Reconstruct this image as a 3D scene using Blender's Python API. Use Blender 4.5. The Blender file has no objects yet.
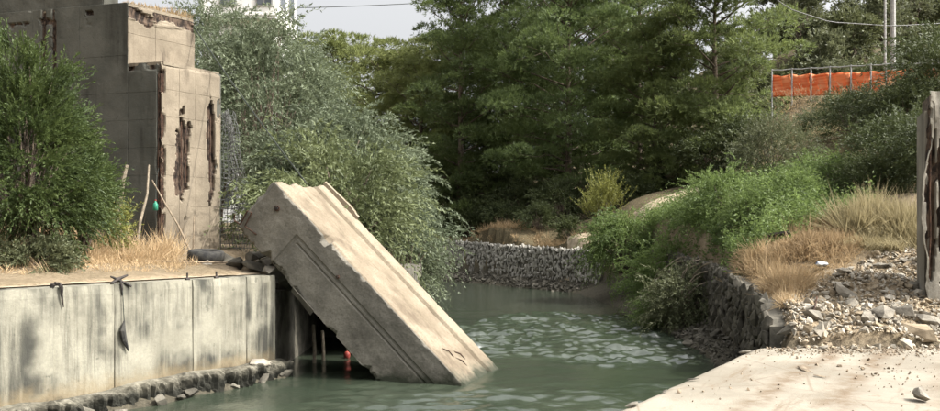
import bpy, bmesh, math, random
import numpy as np

# ---------------------------------------------------------------- camera, sky, sun, exposure
scene = bpy.context.scene
F_PX, HOR, CAM_Z = 814.0, 236.0, 2.4          # measured on the 940 x 411 photograph
cam_d = bpy.data.cameras.new('camera')
cam = bpy.data.objects.new('camera', cam_d)
scene.collection.objects.link(cam)
cam.location = (0, 0, CAM_Z)
cam.rotation_euler = (math.radians(90), 0, 0)
cam_d.sensor_width = 36.0
cam_d.lens = 36.0 * F_PX / 940.0
cam_d.shift_y = (HOR - 205.5) / 940.0
cam_d.clip_end = 3000
scene.camera = cam

SUN = np.array([0.64, -0.16, 0.75]); SUN = SUN / np.linalg.norm(SUN)
world = bpy.data.worlds.new('World'); scene.world = world; world.use_nodes = True
wn_ = world.node_tree.nodes; wl_ = world.node_tree.links
sky = wn_.new('ShaderNodeTexSky'); sky.sky_type = 'NISHITA'; sky.sun_disc = False
sky.sun_elevation = math.asin(SUN[2]); sky.sun_rotation = math.atan2(SUN[0], SUN[1])
sky.altitude = 0; sky.air_density = 1.0; sky.dust_density = 9.0; sky.ozone_density = 0.6
hsv = wn_.new('ShaderNodeHueSaturation'); hsv.inputs['Saturation'].default_value = 0.12
bg = wn_['Background']; bg.inputs['Strength'].default_value = 0.15
wl_.new(sky.outputs[0], hsv.inputs['Color']); wl_.new(hsv.outputs[0], bg.inputs['Color'])

sun_d = bpy.data.lights.new('sun', 'SUN'); sun_d.energy = 2.4; sun_d.angle = math.radians(0.6)
sun_d.color = (1.0, 0.95, 0.86)
sun = bpy.data.objects.new('sun', sun_d); scene.collection.objects.link(sun)
from mathutils import Vector, Matrix
sun.rotation_euler = Vector(SUN).to_track_quat('Z', 'Y').to_euler()
sun.location = (30, 0, 40)

vs = scene.view_settings
vs.view_transform = 'Standard'; vs.look = 'None'; vs.exposure = 1.2; vs.gamma = 1.0
vs.use_curve_mapping = False
scene.cycles.max_bounces = 6; scene.cycles.diffuse_bounces = 3; scene.cycles.glossy_bounces = 3
scene.cycles.transmission_bounces = 4
scene.cycles.caustics_reflective = False; scene.cycles.caustics_refractive = False

rng = np.random.default_rng(7)
C = scene.collection

# ---------------------------------------------------------------- helpers
def at(px, py, d):
    return np.array([(px - 470.0) / F_PX * d, d, CAM_Z - (py - HOR) / F_PX * d])

def norm(v):
    v = np.asarray(v, float)
    return v / np.maximum(np.linalg.norm(v, axis=-1, keepdims=True), 1e-9)

def _hash(i, j, k, seed):
    h = (i * 374761393 + j * 668265263 + k * 2147483647 + seed * 1274126177) & 0xFFFFFFFF
    h = ((h ^ (h >> 13)) * 1274126177) & 0xFFFFFFFF
    h = h ^ (h >> 16)
    return (h & 0xFFFFFF) / float(0xFFFFFF)

def vnoise(p, seed=0):
    p = np.asarray(p, float); f = np.floor(p).astype(np.int64); t = p - f
    t = t * t * (3 - 2 * t); r = 0
    for a in (0, 1):
        for b in (0, 1):
            for c in (0, 1):
                w = (t[..., 0] if a else 1 - t[..., 0]) * (t[..., 1] if b else 1 - t[..., 1]) * (t[..., 2] if c else 1 - t[..., 2])
                r = r + w * _hash(f[..., 0] + a, f[..., 1] + b, f[..., 2] + c, seed)
    return r

def fbm(p, seed=0, o=4):
    p = np.asarray(p, float); r = 0; a = .5
    for i in range(o):
        r = r + a * vnoise(p * (2 ** i), seed + i); a *= .5
    return r / (1 - .5 ** o)

def n3(x, y=0, z=0):
    return np.stack(np.broadcast_arrays(np.asarray(x, float), np.asarray(y, float), np.asarray(z, float)), -1)

def sstep(a, b, x):
    t = np.clip((x - a) / (b - a), 0, 1); return t * t * (3 - 2 * t)

def mesh_from(name, V, F, mat=None, smooth=False, attrs=None):
    me = bpy.data.meshes.new(name)
    V = np.asarray(V, np.float32)
    if isinstance(F, np.ndarray) and F.ndim == 2:
        n, k = F.shape
        me.vertices.add(len(V)); me.vertices.foreach_set('co', V.ravel())
        me.loops.add(n * k); me.loops.foreach_set('vertex_index', F.astype(np.int32).ravel())
        me.polygons.add(n); me.polygons.foreach_set('loop_start', np.arange(0, n * k, k, dtype=np.int32))
        me.polygons.foreach_set('use_smooth', np.full(n, smooth))
        me.update(calc_edges=True)
    else:
        me.from_pydata([tuple(map(float, v)) for v in V], [], [tuple(map(int, f)) for f in F])
        if smooth: me.polygons.foreach_set('use_smooth', np.full(len(me.polygons), True))
        me.update()
    for k_, (dom, arr) in (attrs or {}).items():
        a = me.attributes.new(k_, 'FLOAT', dom); a.data.foreach_set('value', np.asarray(arr, np.float32))
    if mat: me.materials.append(mat)
    return me

def link(name, me, parent=None, loc=None):
    o = bpy.data.objects.new(name, me); C.objects.link(o)
    if parent is not None: o.parent = parent
    if loc is not None: o.location = loc
    return o

def tag(o, label, cat, group=None, kind=None):
    o['label'] = label
    if cat: o['category'] = cat
    if group: o['group'] = group
    if kind: o['kind'] = kind
    return o

def thing(name, label, cat, loc=(0, 0, 0), group=None):
    o = bpy.data.objects.new(name, None); C.objects.link(o); o.location = tuple(float(x) for x in loc)
    o.empty_display_size = .2
    return tag(o, label, cat, group)

def mk(name, V, F, mat, parent=None, smooth=False, attrs=None, local=False):
    """one mesh object; V in world coordinates unless local"""
    V = np.asarray(V, float)
    if parent is not None and not local: V = V - np.array(parent.location)
    return link(name, mesh_from(name, V, F, mat, smooth, attrs), parent)

def structure(o, label=None):
    o['kind'] = 'structure'
    if label: o['label'] = label
    return o

def copy_tree(o, parent=None):
    c = o.copy(); C.objects.link(c); c.parent = parent
    for ch in o.children: copy_tree(ch, c)
    return c

def grid_faces(nu, nv):
    i, j = np.meshgrid(np.arange(nu - 1), np.arange(nv - 1), indexing='ij')
    a = i * nv + j
    return np.stack([a, a + nv, a + nv + 1, a + 1], -1).reshape(-1, 4)

def tube(path, rad, seg=6, caps=True):
    P = np.asarray(path, float); n = len(P)
    R = np.broadcast_to(np.asarray(rad, float), (n,))
    T = norm(np.gradient(P, axis=0)) if n > 1 else np.array([[0, 0, 1.]])
    ref = np.where(np.abs(T[:, 2:3]) > .9, np.array([[1., 0, 0]]), np.array([[0, 0, 1.]]))
    A = norm(np.cross(T, ref)); B = np.cross(T, A)
    for i in range(1, n):                      # keep the frame from twisting
        a = A[i - 1] - T[i] * np.dot(A[i - 1], T[i]); A[i] = norm(a); B[i] = np.cross(T[i], A[i])
    th = np.arange(seg) * 2 * np.pi / seg
    V = P[:, None] + R[:, None, None] * (np.cos(th)[None, :, None] * A[:, None] + np.sin(th)[None, :, None] * B[:, None])
    V = V.reshape(-1, 3); Fq = []
    i, j = np.meshgrid(np.arange(n - 1), np.arange(seg), indexing='ij')
    Fq = np.stack([i * seg + j, i * seg + (j + 1) % seg, (i + 1) * seg + (j + 1) % seg, (i + 1) * seg + j], -1).reshape(-1, 4)
    if caps:
        V = np.concatenate([V, P[:1], P[-1:]]); c0, c1 = n * seg, n * seg + 1
        e = np.arange(seg)
        k0 = np.stack([np.full(seg, c0), (e + 1) % seg, e, np.full(seg, c0)], -1)[:, :3]
        k1 = np.stack([np.full(seg, c1), (n - 1) * seg + e, (n - 1) * seg + (e + 1) % seg], -1)
        return V, [tuple(f) for f in Fq] + [tuple(f) for f in k0] + [tuple(f) for f in k1]
    return V, Fq

class MB:
    def __init__(s): s.V = []; s.F = []; s.n = 0
    def add(s, V, F):
        V = np.asarray(V, float); s.V.append(V)
        s.F += [tuple(int(i) + s.n for i in f) for f in F]; s.n += len(V); return s
    def tube(s, p, r, seg=6): return s.add(*tube(p, r, seg))
    def box(s, c, size, R=None):
        c = np.asarray(c, float); h = np.asarray(size, float) / 2
        P = np.array([[x, y, z] for x in (-1, 1) for y in (-1, 1) for z in (-1, 1)]) * h
        if R is not None: P = P @ np.asarray(R).T
        return s.add(P + c, [(0, 1, 3, 2), (4, 6, 7, 5), (0, 4, 5, 1), (2, 3, 7, 6), (0, 2, 6, 4), (1, 5, 7, 3)])
    def build(s, name, mat, parent=None, smooth=False, local=False):
        return mk(name, np.concatenate(s.V), s.F, mat, parent, smooth, None, local)

def rotz(a):
    c, s = math.cos(a), math.sin(a); return np.array([[c, -s, 0], [s, c, 0], [0, 0, 1.]])

def prism(poly, z0, z1):
    n = len(poly)
    V = [(p[0], p[1], z0) for p in poly] + [(p[0], p[1], z1) for p in poly]
    F = [tuple(range(n))[::-1], tuple(range(n, 2 * n))] + [(i, (i + 1) % n, n + (i + 1) % n, n + i) for i in range(n)]
    return np.array(V), F

# ---------------------------------------------------------------- materials
class NT:
    def __init__(s, name):
        s.m = bpy.data.materials.new(name); s.m.use_nodes = True
        s.t = s.m.node_tree; s.N = s.t.nodes; s.L = s.t.links; s.b = s.N['Principled BSDF']; s.out = s.N['Material Output']
        s.b.inputs['Specular IOR Level'].default_value = .25
        g = s.N.new('ShaderNodeNewGeometry'); s.pos = g.outputs['Position']; s.geo = g
    def node(s, typ, **kw):
        n = s.N.new(typ)
        for k, v in kw.items():
            if k in n.inputs: n.inputs[k].default_value = v
            else: setattr(n, k, v)
        return n
    def mapped(s, scale, rot=(0, 0, 0), src=None):
        n = s.node('ShaderNodeMapping'); n.inputs['Scale'].default_value = scale; n.inputs['Rotation'].default_value = rot
        s.L.new(src or s.pos, n.inputs[0]); return n.outputs[0]
    def noise(s, scale, detail=6, rough=.6, vec=None, dist=0.):
        n = s.node('ShaderNodeTexNoise', Scale=scale, Detail=detail, Roughness=rough, Distortion=dist)
        s.L.new(vec or s.pos, n.inputs['Vector']); return n.outputs[0]
    def ramp(s, fac, a, b, lo=0., hi=1.):
        n = s.node('ShaderNodeMapRange', interpolation_type='SMOOTHSTEP')
        n.inputs['From Min'].default_value = a; n.inputs['From Max'].default_value = b
        n.inputs['To Min'].default_value = lo; n.inputs['To Max'].default_value = hi
        s.L.new(fac, n.inputs['Value']); return n.outputs['Result']
    def mix(s, fac, a, b, mode='MIX'):
        n = s.node('ShaderNodeMix', data_type='RGBA', blend_type=mode)
        for sock, v in ((n.inputs[0], fac), (n.inputs[6], a), (n.inputs[7], b)):
            if hasattr(v, 'is_linked'): s.L.new(v, sock)
            else: sock.default_value = v if isinstance(v, (int, float)) else (*v, 1)
        return n.outputs[2]
    def math(s, op, a, b=0.):
        n = s.node('ShaderNodeMath', operation=op)
        for i, v in enumerate((a, b)):
            if hasattr(v, 'is_linked'): s.L.new(v, n.inputs[i])
            else: n.inputs[i].default_value = v
        return n.outputs[0]
    def attr(s, name): return s.node('ShaderNodeAttribute', attribute_name=name).outputs['Fac']
    def sep(s):
        n = s.node('ShaderNodeSeparateXYZ'); s.L.new(s.pos, n.inputs[0]); return n.outputs
    def bump(s, h, strength, dist=.02):
        n = s.node('ShaderNodeBump', Strength=strength, Distance=dist); s.L.new(h, n.inputs['Height'])
        s.L.new(n.outputs[0], s.b.inputs['Normal']); return n
    def done(s, col, rough=.9):
        if hasattr(col, 'is_linked'): s.L.new(col, s.b.inputs['Base Color'])
        else: s.b.inputs['Base Color'].default_value = (*col, 1)
        if hasattr(rough, 'is_linked'): s.L.new(rough, s.b.inputs['Roughness'])
        else: s.b.inputs['Roughness'].default_value = rough
        return s.m

def simple(name, c1, c2, scale=8., rough=.8, bump=.3, bscale=30., metal=0.):
    t = NT(name); n = t.noise(scale); col = t.mix(t.ramp(n, .35, .65), c1, c2)
    if bump: t.bump(t.noise(bscale), bump)
    t.b.inputs['Metallic'].default_value = metal
    return t.done(col, rough)

def concrete(name, base, pale, stain, streak_amt=.7, streak=(2.2, 2.2, .22), low=None, spall=False, grain=.25, s_lo=.52, s_hi=.66, blot=(.42, .62)):
    t = NT(name); bl_ = blot
    col = t.mix(t.ramp(t.noise(1.3, 5), .38, .64), base, pale)
    fine = t.noise(28, 8, .7)
    col = t.mix(t.ramp(fine, .3, .7, 0, grain), col, tuple(x * .45 for x in base))
    st = t.ramp(t.noise(1.0, 7, .62, t.mapped(streak)), s_lo, s_hi)
    blot = t.ramp(t.noise(.9, 4, .5), *bl_)
    col = t.mix(t.math('MULTIPLY', t.math('MULTIPLY', st, blot), streak_amt), col, stain)
    if name.startswith('quay'):
        drip = t.math('MULTIPLY', t.ramp(t.noise(1.0, 6, .7, t.mapped((13, 13, .7))), .46, .66), t.ramp(t.noise(.75, 3, .5, t.mapped((1, 1, .6))), .40, .58))
        col = t.mix(t.math('MULTIPLY', drip, .55), col, (.045, .043, .034))
    spots = t.ramp(t.noise(9, 3, .5), .66, .74)
    col = t.mix(t.math('MULTIPLY', spots, .45), col, stain)
    if low:
        z = t.sep()[2]; zz = t.math('ADD', z, t.math('MULTIPLY', t.noise(3.0, 5, .7), .55))
        col = t.mix(t.ramp(zz, low[0], low[1], .75, 0), col, low[2])
        col = t.mix(t.ramp(zz, low[3], low[4], .95, 0), col, low[5])
    h = t.math('ADD', t.math('MULTIPLY', fine, .5), t.noise(6, 6, .65))
    if spall:
        a = t.attr('spall')
        rust = t.mix(t.ramp(t.noise(1, 6, .7, t.mapped((13, 13, 4.5))), .4, .6), (.014, .010, .008), (.10, .070, .050))
        col = t.mix(t.ramp(a, .25, .55), col, rust)
    t.bump(h, .45, .025)
    return t.done(col, .92)

M = {}
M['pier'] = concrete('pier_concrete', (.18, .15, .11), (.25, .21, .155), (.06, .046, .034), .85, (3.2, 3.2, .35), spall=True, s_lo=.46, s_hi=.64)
M['front'] = concrete('pier_front_shade_concrete', (.070, .070, .058), (.098, .096, .080), (.03, .029, .023), .95, spall=True, s_lo=.42)  # pier concrete again, darker and cooler: the front's shade put into its colour
M['quay'] = concrete('quay_concrete', (.235, .221, .172), (.315, .298, .235), (.04, .04, .034), .95, (4.5, 4.5, .42),
                     (.50, .82, (.20, .155, .09), .36, .60, (.05, .043, .03)), s_lo=.33, s_hi=.58, blot=(.40, .55))
M['stump'] = concrete('stump_concrete', (.20, .185, .15), (.27, .25, .21), (.05, .045, .036), .9, (4, 4, .4), spall=True, s_lo=.42)
M['slab'] = concrete('slab_shade_concrete', (.165, .152, .126), (.235, .216, .178), (.075, .068, .056), .7, (1.6, 1.6, 1.1), (.34, .52, (.05, .052, .036), .28, .40, (.03, .034, .022)), s_lo=.44, grain=.5)  # slab concrete darkened against the top, painting shade on the unlit faces
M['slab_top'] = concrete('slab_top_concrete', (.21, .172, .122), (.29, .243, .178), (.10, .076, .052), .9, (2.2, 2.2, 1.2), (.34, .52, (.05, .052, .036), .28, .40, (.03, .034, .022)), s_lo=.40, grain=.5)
M['footing'] = concrete('eroded_footing', (.19, .175, .135), (.27, .25, .20), (.03, .028, .022), .9, (5, 5, 1.2), (.50, .64, (.04, .037, .027), .40, .54, (.016, .016, .012)), s_lo=.42)
M['core'] = simple('broken_core', (.06, .045, .035), (.17, .13, .10), 12)
M['rust'] = simple('rusted_steel', (.025, .016, .012), (.085, .045, .028), 20, .85)
M['iron'] = simple('black_iron', (.018, .016, .015), (.05, .04, .034), 20, .7)
M['grey_metal'] = simple('galvanised_metal', (.30, .30, .29), (.42, .42, .40), 10, .5, .1)
M['wire'] = simple('grey_wire', (.09, .092, .088), (.17, .17, .16), 10, .6, 0)
M['cable'] = simple('dark_cable', (.02, .025, .02), (.05, .055, .045), 10, .6, 0)
M['rock_pale'] = simple('rubble_stone', (.23, .205, .165), (.44, .40, .33), 3.5, .95, .6, 18)
M['rock_grey'] = simple('grey_stone', (.13, .116, .094), (.27, .245, .20), 3, .95, .6, 18)
M['rock_dark'] = simple('dark_stone', (.06, .055, .044), (.15, .137, .11), 3, .95, .7, 14)
M['bark'] = simple('bark', (.07, .055, .042), (.17, .135, .10), 9, .95, .8, 25)
M['bark_pale'] = simple('pale_dead_wood', (.15, .125, .09), (.26, .215, .16), 9, .9, .5, 25)
M['tyre'] = simple('worn_rubber', (.022, .022, .022), (.06, .057, .05), 8, .75, .3)
M['wood'] = simple('weathered_wood', (.16, .125, .09), (.30, .24, .17), 12, .9, .5)
M['white_paint'] = simple('white_render', (.66, .65, .62), (.76, .75, .72), 2, .85, .1)
M['glass'] = simple('window_glass', (.06, .07, .08), (.10, .11, .12), 2, .08, 0)
M['green_plastic'] = simple('green_plastic', (.02, .16, .10), (.05, .26, .17), 6, .35, 0)
M['red_plastic'] = simple('faded_red_plastic', (.16, .025, .02), (.25, .05, .035), 6, .5, 0)
M['bag'] = simple('plastic_bag', (.07, .09, .13), (.72, .76, .80), 9, .4, .2)

def m_orange():
    t = NT('orange_net')
    col = t.mix(t.ramp(t.noise(1, 4, .6, t.mapped((.7, .7, 14))), .35, .65), (.68, .16, .05), (.80, .33, .15))
    tr = t.node('ShaderNodeBsdfTranslucent'); t.L.new(col, tr.inputs[0])
    mx = t.node('ShaderNodeMixShader', Fac=.3); t.done(col, .6)
    t.L.new(t.b.outputs[0], mx.inputs[1]); t.L.new(tr.outputs[0], mx.inputs[2]); t.L.new(mx.outputs[0], t.out.inputs[0])
    return t.m
M['orange'] = m_orange()

def m_leaf(name, dark, light, trans=.35, scale=.6, rough=.55):
    t = NT(name); a = t.attr('tint')
    n = t.ramp(t.noise(scale, 3, .5), .3, .7)
    f = t.math('ADD', t.math('MULTIPLY', a, .6), t.math('MULTIPLY', n, .4))
    col = t.mix(f, dark, light)
    t.done(col, rough); t.b.inputs['Specular IOR Level'].default_value = .3
    tr = t.node('ShaderNodeBsdfTranslucent'); t.L.new(t.mix(.5, col, tuple(min(1, x * 1.2) for x in light)), tr.inputs[0])
    mx = t.node('ShaderNodeMixShader', Fac=trans)
    t.L.new(t.b.outputs[0], mx.inputs[1]); t.L.new(tr.outputs[0], mx.inputs[2]); t.L.new(mx.outputs[0], t.out.inputs[0])
    return t.m
M['pine'] = m_leaf('pine_needles', (.046, .074, .03), (.19, .245, .085), .42)
M['pine_olive'] = m_leaf('olive_pine_needles', (.052, .078, .03), (.205, .245, .085), .42)
M['gabion'] = simple('pale_limestone', (.25, .235, .205), (.46, .435, .385), 3, .95, .6, 18)
M['pine_yellow'] = m_leaf('yellowish_pine_needles', (.085, .108, .034), (.225, .25, .09), .4)
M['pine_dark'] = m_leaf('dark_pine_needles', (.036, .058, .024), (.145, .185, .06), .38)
M['silver'] = m_leaf('silver_green_leaves', (.06, .08, .046), (.20, .23, .14), .3)
M['silver_warm'] = m_leaf('olive_leaves', (.07, .09, .038), (.19, .215, .10), .3)
M['juniper'] = m_leaf('juniper_sprays', (.018, .036, .013), (.118, .155, .048), .3, 1.4)
M['weeds'] = m_leaf('fresh_weeds', (.04, .07, .022), (.19, .255, .08), .42, .8)
M['shrub'] = m_leaf('dull_shrub_leaves', (.06, .072, .035), (.17, .18, .095), .3)
M['shrub_yellow'] = m_leaf('yellow_green_shrub', (.10, .115, .03), (.26, .26, .07), .35)
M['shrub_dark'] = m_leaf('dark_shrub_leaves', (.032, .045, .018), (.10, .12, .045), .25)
M['hill'] = m_leaf('hill_tree_leaves', (.06, .075, .035), (.16, .17, .075), .3, .2)
M['dry'] = m_leaf('dry_grass_blades', (.36, .25, .14), (.58, .45, .28), .35, 1.2, .8)
M['dry_brown'] = m_leaf('brown_dry_grass', (.17, .115, .062), (.48, .36, .21), .35, 1.2, .8)
M['straw'] = m_leaf('straw_tussock', (.19, .16, .085), (.42, .36, .21), .35, 1.2, .8)

def m_ground():
    t = NT('earth'); x, y, z = t.sep()
    n = t.noise(.7, 8, .65); f = t.noise(14, 8, .7)
    dusty = t.mix(t.ramp(f, .3, .7), (.21, .158, .10), (.31, .245, .165))
    litter = t.mix(t.ramp(f, .3, .7), (.055, .046, .026), (.14, .11, .06))
    mud = t.mix(t.ramp(f, .3, .7), (.04, .036, .026), (.10, .088, .062))
    fr = t.ramp(y, 24, 33)
    col = t.mix(t.ramp(n, .42, .6), dusty, t.mix(.5, dusty, litter))
    col = t.mix(fr, col, litter)
    col = t.mix(t.ramp(z, .55, 1.1, 1, 0), col, mud)
    t.bump(t.math('ADD', f, t.noise(3, 6)), .8, .06)
    return t.done(col, .97)
M['ground'] = m_ground()
M['path'] = simple('dusty_path', (.24, .19, .128), (.36, .295, .21), 4, .97, .5, 20)

def m_platform():
    t = NT('platform_concrete')
    col = t.mix(t.ramp(t.noise(.9, 6, .6), .35, .65), (.205, .185, .148), (.295, .268, .218))
    x, y, z = t.sep()
    al = t.math('ADD', t.math('MULTIPLY', x, .542), t.math('MULTIPLY', y, .841)); ac = t.math('SUBTRACT', t.math('MULTIPLY', x, .841), t.math('MULTIPLY', y, .542))
    cv = t.node('ShaderNodeCombineXYZ'); t.L.new(t.math('MULTIPLY', ac, 2.6), cv.inputs[0]); t.L.new(t.math('MULTIPLY', al, .45), cv.inputs[1])
    sn = t.noise(1.0, 6, .7, cv.outputs[0]); wob = t.math('MULTIPLY', t.math('SUBTRACT', t.noise(.8, 3), .5), .5)
    def band(c, w):
        d = t.math('ABSOLUTE', t.math('SUBTRACT', t.math('ADD', ac, wob), c)); return t.ramp(d, 0, w, 1, 0)
    tr_ = t.math('MAXIMUM', band(-1.92, .22), t.math('MAXIMUM', band(-1.3, .26), t.math('MULTIPLY', band(-.4, .35), .6)))
    crack = t.node('ShaderNodeTexVoronoi', feature='DISTANCE_TO_EDGE', Scale=.55); t.L.new(t.mapped((1, 1, 0)), crack.inputs['Vector'])
    tracks = t.math('MAXIMUM', t.ramp(crack.outputs['Distance'], .0, .008, .55, 0), t.math('MAXIMUM', t.math('MULTIPLY', tr_, t.ramp(t.noise(3.5, 6, .7), .33, .6)), t.math('MULTIPLY', t.ramp(sn, .52, .68), .8)))
    col = t.mix(t.math('MULTIPLY', tracks, .9), col, (.135, .095, .06))
    spots = t.ramp(t.noise(5.5, 5, .7), .60, .70)
    col = t.mix(t.math('MULTIPLY', spots, .5), col, (.16, .11, .065))
    fine = t.noise(40, 6, .7); col = t.mix(t.ramp(fine, .35, .7, 0, .25), col, (.24, .19, .13))
    t.bump(t.math('ADD', fine, t.noise(5, 6, .7)), .35, .02)
    return t.done(col, .93)
M['platform'] = m_platform()

def m_water():
    t = NT('canal_water'); x, y, z = t.sep()
    t.bump(t.noise(1.0, 4, .6, t.mapped((11, 13, 1)), .4), .35, .02)
    t.b.inputs['IOR'].default_value = 1.85; t.b.inputs['Specular IOR Level'].default_value = .5
    col = t.mix(t.ramp(t.noise(.5, 3), .35, .65), (.030, .040, .027), (.040, .050, .034))
    return t.done(col, .06)
M['water'] = m_water()

# ---------------------------------------------------------------- plan of the canal and the land
WD = norm(np.array([.516, .857])); WNRM = np.array([WD[1], -WD[0]])
P0 = np.array([-3.37, 14.1])                         # far end of the left quay
def wallp(s, off=0.): return P0 + WD * s + WNRM * off
PD = norm(np.array([2.68, 4.16]))
POLY_T = np.array([wallp(-24), P0, (-3.75, 14.75), (-3.75, 19.6), (-1.5, 19.7), (-1.7, 22), (-3.6, 28), (-7, 36), (-14, 47), (-30, 70),
                   (-17.5, 76.8), (-1.1, 46.5), (5.5, 34.3), (6.3, 31), (5.95, 26), (5.85, 20), (5.45, 17.2), (4.85, 13.6), (4.5, 12.3),
                   (4.05, 11.6), (1.32, 7.44), (-7.6, -6.4)])
POLY_W = np.array([wallp(-24, .38), wallp(0, .38), (-3.5, 14.9), (-3.5, 19.3), (-1.35, 19.5), (-1.5, 22), (-3.0, 28), (-6.5, 35), (-13, 45), (-29, 68),
                   (-18.9, 76), (-2.4, 45.8), (4.42, 34.3), (4.75, 30.5), (4.9, 25), (4.9, 20), (4.75, 17), (4.35, 13.3), (4.2, 12.2),
                   (4.05, 11.6), (1.32, 7.44), (-7.6, -6.4)])

def sdist(P, poly):
    P = np.asarray(P, float); d = np.full(P.shape[:-1], 1e9); ins = np.zeros(P.shape[:-1], bool)
    n = len(poly)
    for i in range(n):
        a, b = poly[i], poly[(i + 1) % n]; e = b - a
        t = np.clip(((P - a) @ e) / (e @ e), 0, 1)
        d = np.minimum(d, np.linalg.norm(P - a - t[..., None] * e, axis=-1))
        c = ((a[1] > P[..., 1]) != (b[1] > P[..., 1]))
        xi = a[0] + (P[..., 1] - a[1]) / (e[1] if abs(e[1]) > 1e-9 else 1e-9) * e[0]
        ins ^= c & (P[..., 0] < xi)
    return np.where(ins, -d, d)

ctl = [at(*p) for p in [(860, 310, 12.8), (780, 308, 12.7), (775, 300, 13.4), (715, 276, 17), (745, 288, 15),
       (660, 262, 20), (640, 252, 24), (600, 254, 34.5), (860, 272, 14.5), (930, 300, 13), (930, 255, 15.2), (870, 218, 17.5), (800, 240, 17),
       (800, 203, 21), (700, 222, 24), (640, 226, 30), (660, 215, 33), (690, 196, 36), (850, 178, 23), (775, 192, 25), (850, 135, 29),
       (910, 130, 27), (800, 97, 36), (885, 96, 33), (935, 96, 31), (740, 165, 40), (780, 120, 36), (700, 190, 42), (930, 190, 19),
       (722, 190, 36.5), (708, 194, 38.5), (742, 180, 38), (726, 184, 40), (675, 204, 35), (820, 92, 40), (900, 92, 40), (960, 92, 40), (1050, 110, 24), (1050, 200, 16)]]
ctl += [(4.5, 11.5, .7), (7, 11.4, .7), (10, 11.2, .75), (14, 10, .7), (2.2, 7.5, .6), (8, 5, .6), (4, 2, .6), (0, -3, .6), (14, 3, .7), (20, 6, 1.5), (5.2, 12.1, .95), (7.5, 12.1, 1.0),
        (-1.0, 48, 2.1), (-6, 57, 2.2), (4, 39, 1.9), (8, 44, 3.0), (0, 60, 2.8), (-14, 80, 3), (10, 60, 6), (15, 50, 8), (22, 52, 9), (30, 50, 9), (25, 62, 12), (34, 80, 21), (48, 85, 24), (20, 80, 15), (10, 85, 9), (45, 65, 14),
        (40, 110, 26), (70, 100, 26), (0, 110, 6), (-30, 110, 4), (-60, 60, 4), (-40, 30, 4), (-40, 0, 3.5), (60, 20, 10), (45, 40, 10), (60, -20, 5), (0, -40, 1), (-30, -40, 3)]
def left_z(x, y):
    q = (np.stack([x, y], -1) - P0) @ (-WNRM)
    return 1.70 + .135 * np.clip(q, 0, 3.4) + .05 * np.clip(q - 3.4, 0, 18)
CT = np.array(ctl)
def terrain(x, y):
    x = np.asarray(x, float); y = np.asarray(y, float)
    num = 0; den = 0
    for cx, cy, cz in CT:
        w = 1.0 / (((x - cx) ** 2 + (y - cy) ** 2) + .25) ** 1.7
        num = num + w * cz; den = den + w
    zr = num / den
    q = (np.stack([x, y], -1) - P0) @ (-WNRM)
    wl = sstep(-1.2, .2, q) * sstep(66, 46, y) * sstep(1.5, -.5, x + (y - 22) * .25)
    z = zr * (1 - wl) + left_z(x, y) * wl
    return z
def ground_z(x, y, rough=True):
    x = np.asarray(x, float); y = np.asarray(y, float); P = np.stack([x, y], -1)
    st, sw = sdist(P, POLY_T), sdist(P, POLY_W)
    T = terrain(x, y)
    if rough:
        T = T + (fbm(n3(x * .9, y * .9, 0), 3, 3) - .5) * .22 * sstep(.4, 2.5, st) * sstep(11.2, 12.5, np.where(x > 0, y, 20))
    mud = np.where(sw > 0, np.minimum(.02 + sw * .34, .42), np.maximum(sw * .9 - .05, -1.4))
    mud = mud + (fbm(n3(x * 3, y * 3, 0), 9, 3) - .5) * .14 * (sw > -.3)
    t = sstep(.06, .38, st)
    z = mud * (1 - t) + T * t
    PL = np.array([(-7.6, -6.4), (1.32, 7.44), (4.05, 11.6), (15, 11.75), (15, -6.4)])
    return np.where(sdist(P, PL) < .02, np.minimum(z, .5), z)

def gaxis(lo, hi, step, ext_lo, ext_hi):
    a = list(np.arange(lo, hi + 1e-6, step)); s = step
    x = hi; up = []
    while x < ext_hi: s *= 1.22; x += s; up.append(x)
    s = step; x = lo; dn = []
    while x > ext_lo: s *= 1.22; x -= s; dn.append(x)
    return np.array(dn[::-1] + a + up)
gx = gaxis(-11, 15, .20, -700, 700); gy = gaxis(5, 40, .20, -400, 900)
GX, GY = np.meshgrid(gx, gy, indexing='ij')
GZ = ground_z(GX, GY)
far = sstep(90, 240, np.hypot(GX, GY - 40)); GZ = GZ * (1 - far) + 6 * far
g = mk('ground', np.stack([GX, GY, GZ], -1).reshape(-1, 3), grid_faces(len(gx), len(gy)), M['ground'], smooth=True)
structure(g, 'dusty earth banks rising from the canal to the wooded slope')

def waves(x, y):
    brk = (fbm(n3(x * .7, y * .45, 0), 501, 4) - .5) * 1.5
    p1 = sstep(1.15, .8, ((x - 2.2) / 3.3) ** 2 + ((y - 20.2) / 4.9) ** 2 + brk)
    p2 = sstep(1.5, .4, ((x - .6) / 3.4) ** 2 + ((y - 10.4) / 2.9) ** 2 + brk)
    def spectrum(n, lo, hi, slope, spread, seed, main=-1.4):
        r = np.random.default_rng(seed); H = 0
        for _ in range(n):
            lam = lo * (hi / lo) ** r.random(); az = main + r.normal(0, spread); k = 2 * np.pi / lam
            H = H + slope / math.sqrt(n / 2) / k * np.sin(k * (np.cos(az) * x + np.sin(az) * y) + r.uniform(0, 6.28))
        return H
    gust = .3 + 1.5 * fbm(n3(x * 1.5, y * .8, 7), 515, 4)
    h = p1 * gust * spectrum(70, .10, .75, .36, .75, 61) + spectrum(26, .45, 1.6, .035, .5, 62) * sstep(40, 20, y) + p2 * gust * spectrum(50, .14, .7, .22, .45, 63)
    return h
wx = gaxis(-3.6, 5.1, .045, -45, 12); wy = gaxis(8.6, 26, .05, -9, 82)
WX, WY = np.meshgrid(wx, wy, indexing='ij')
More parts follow.
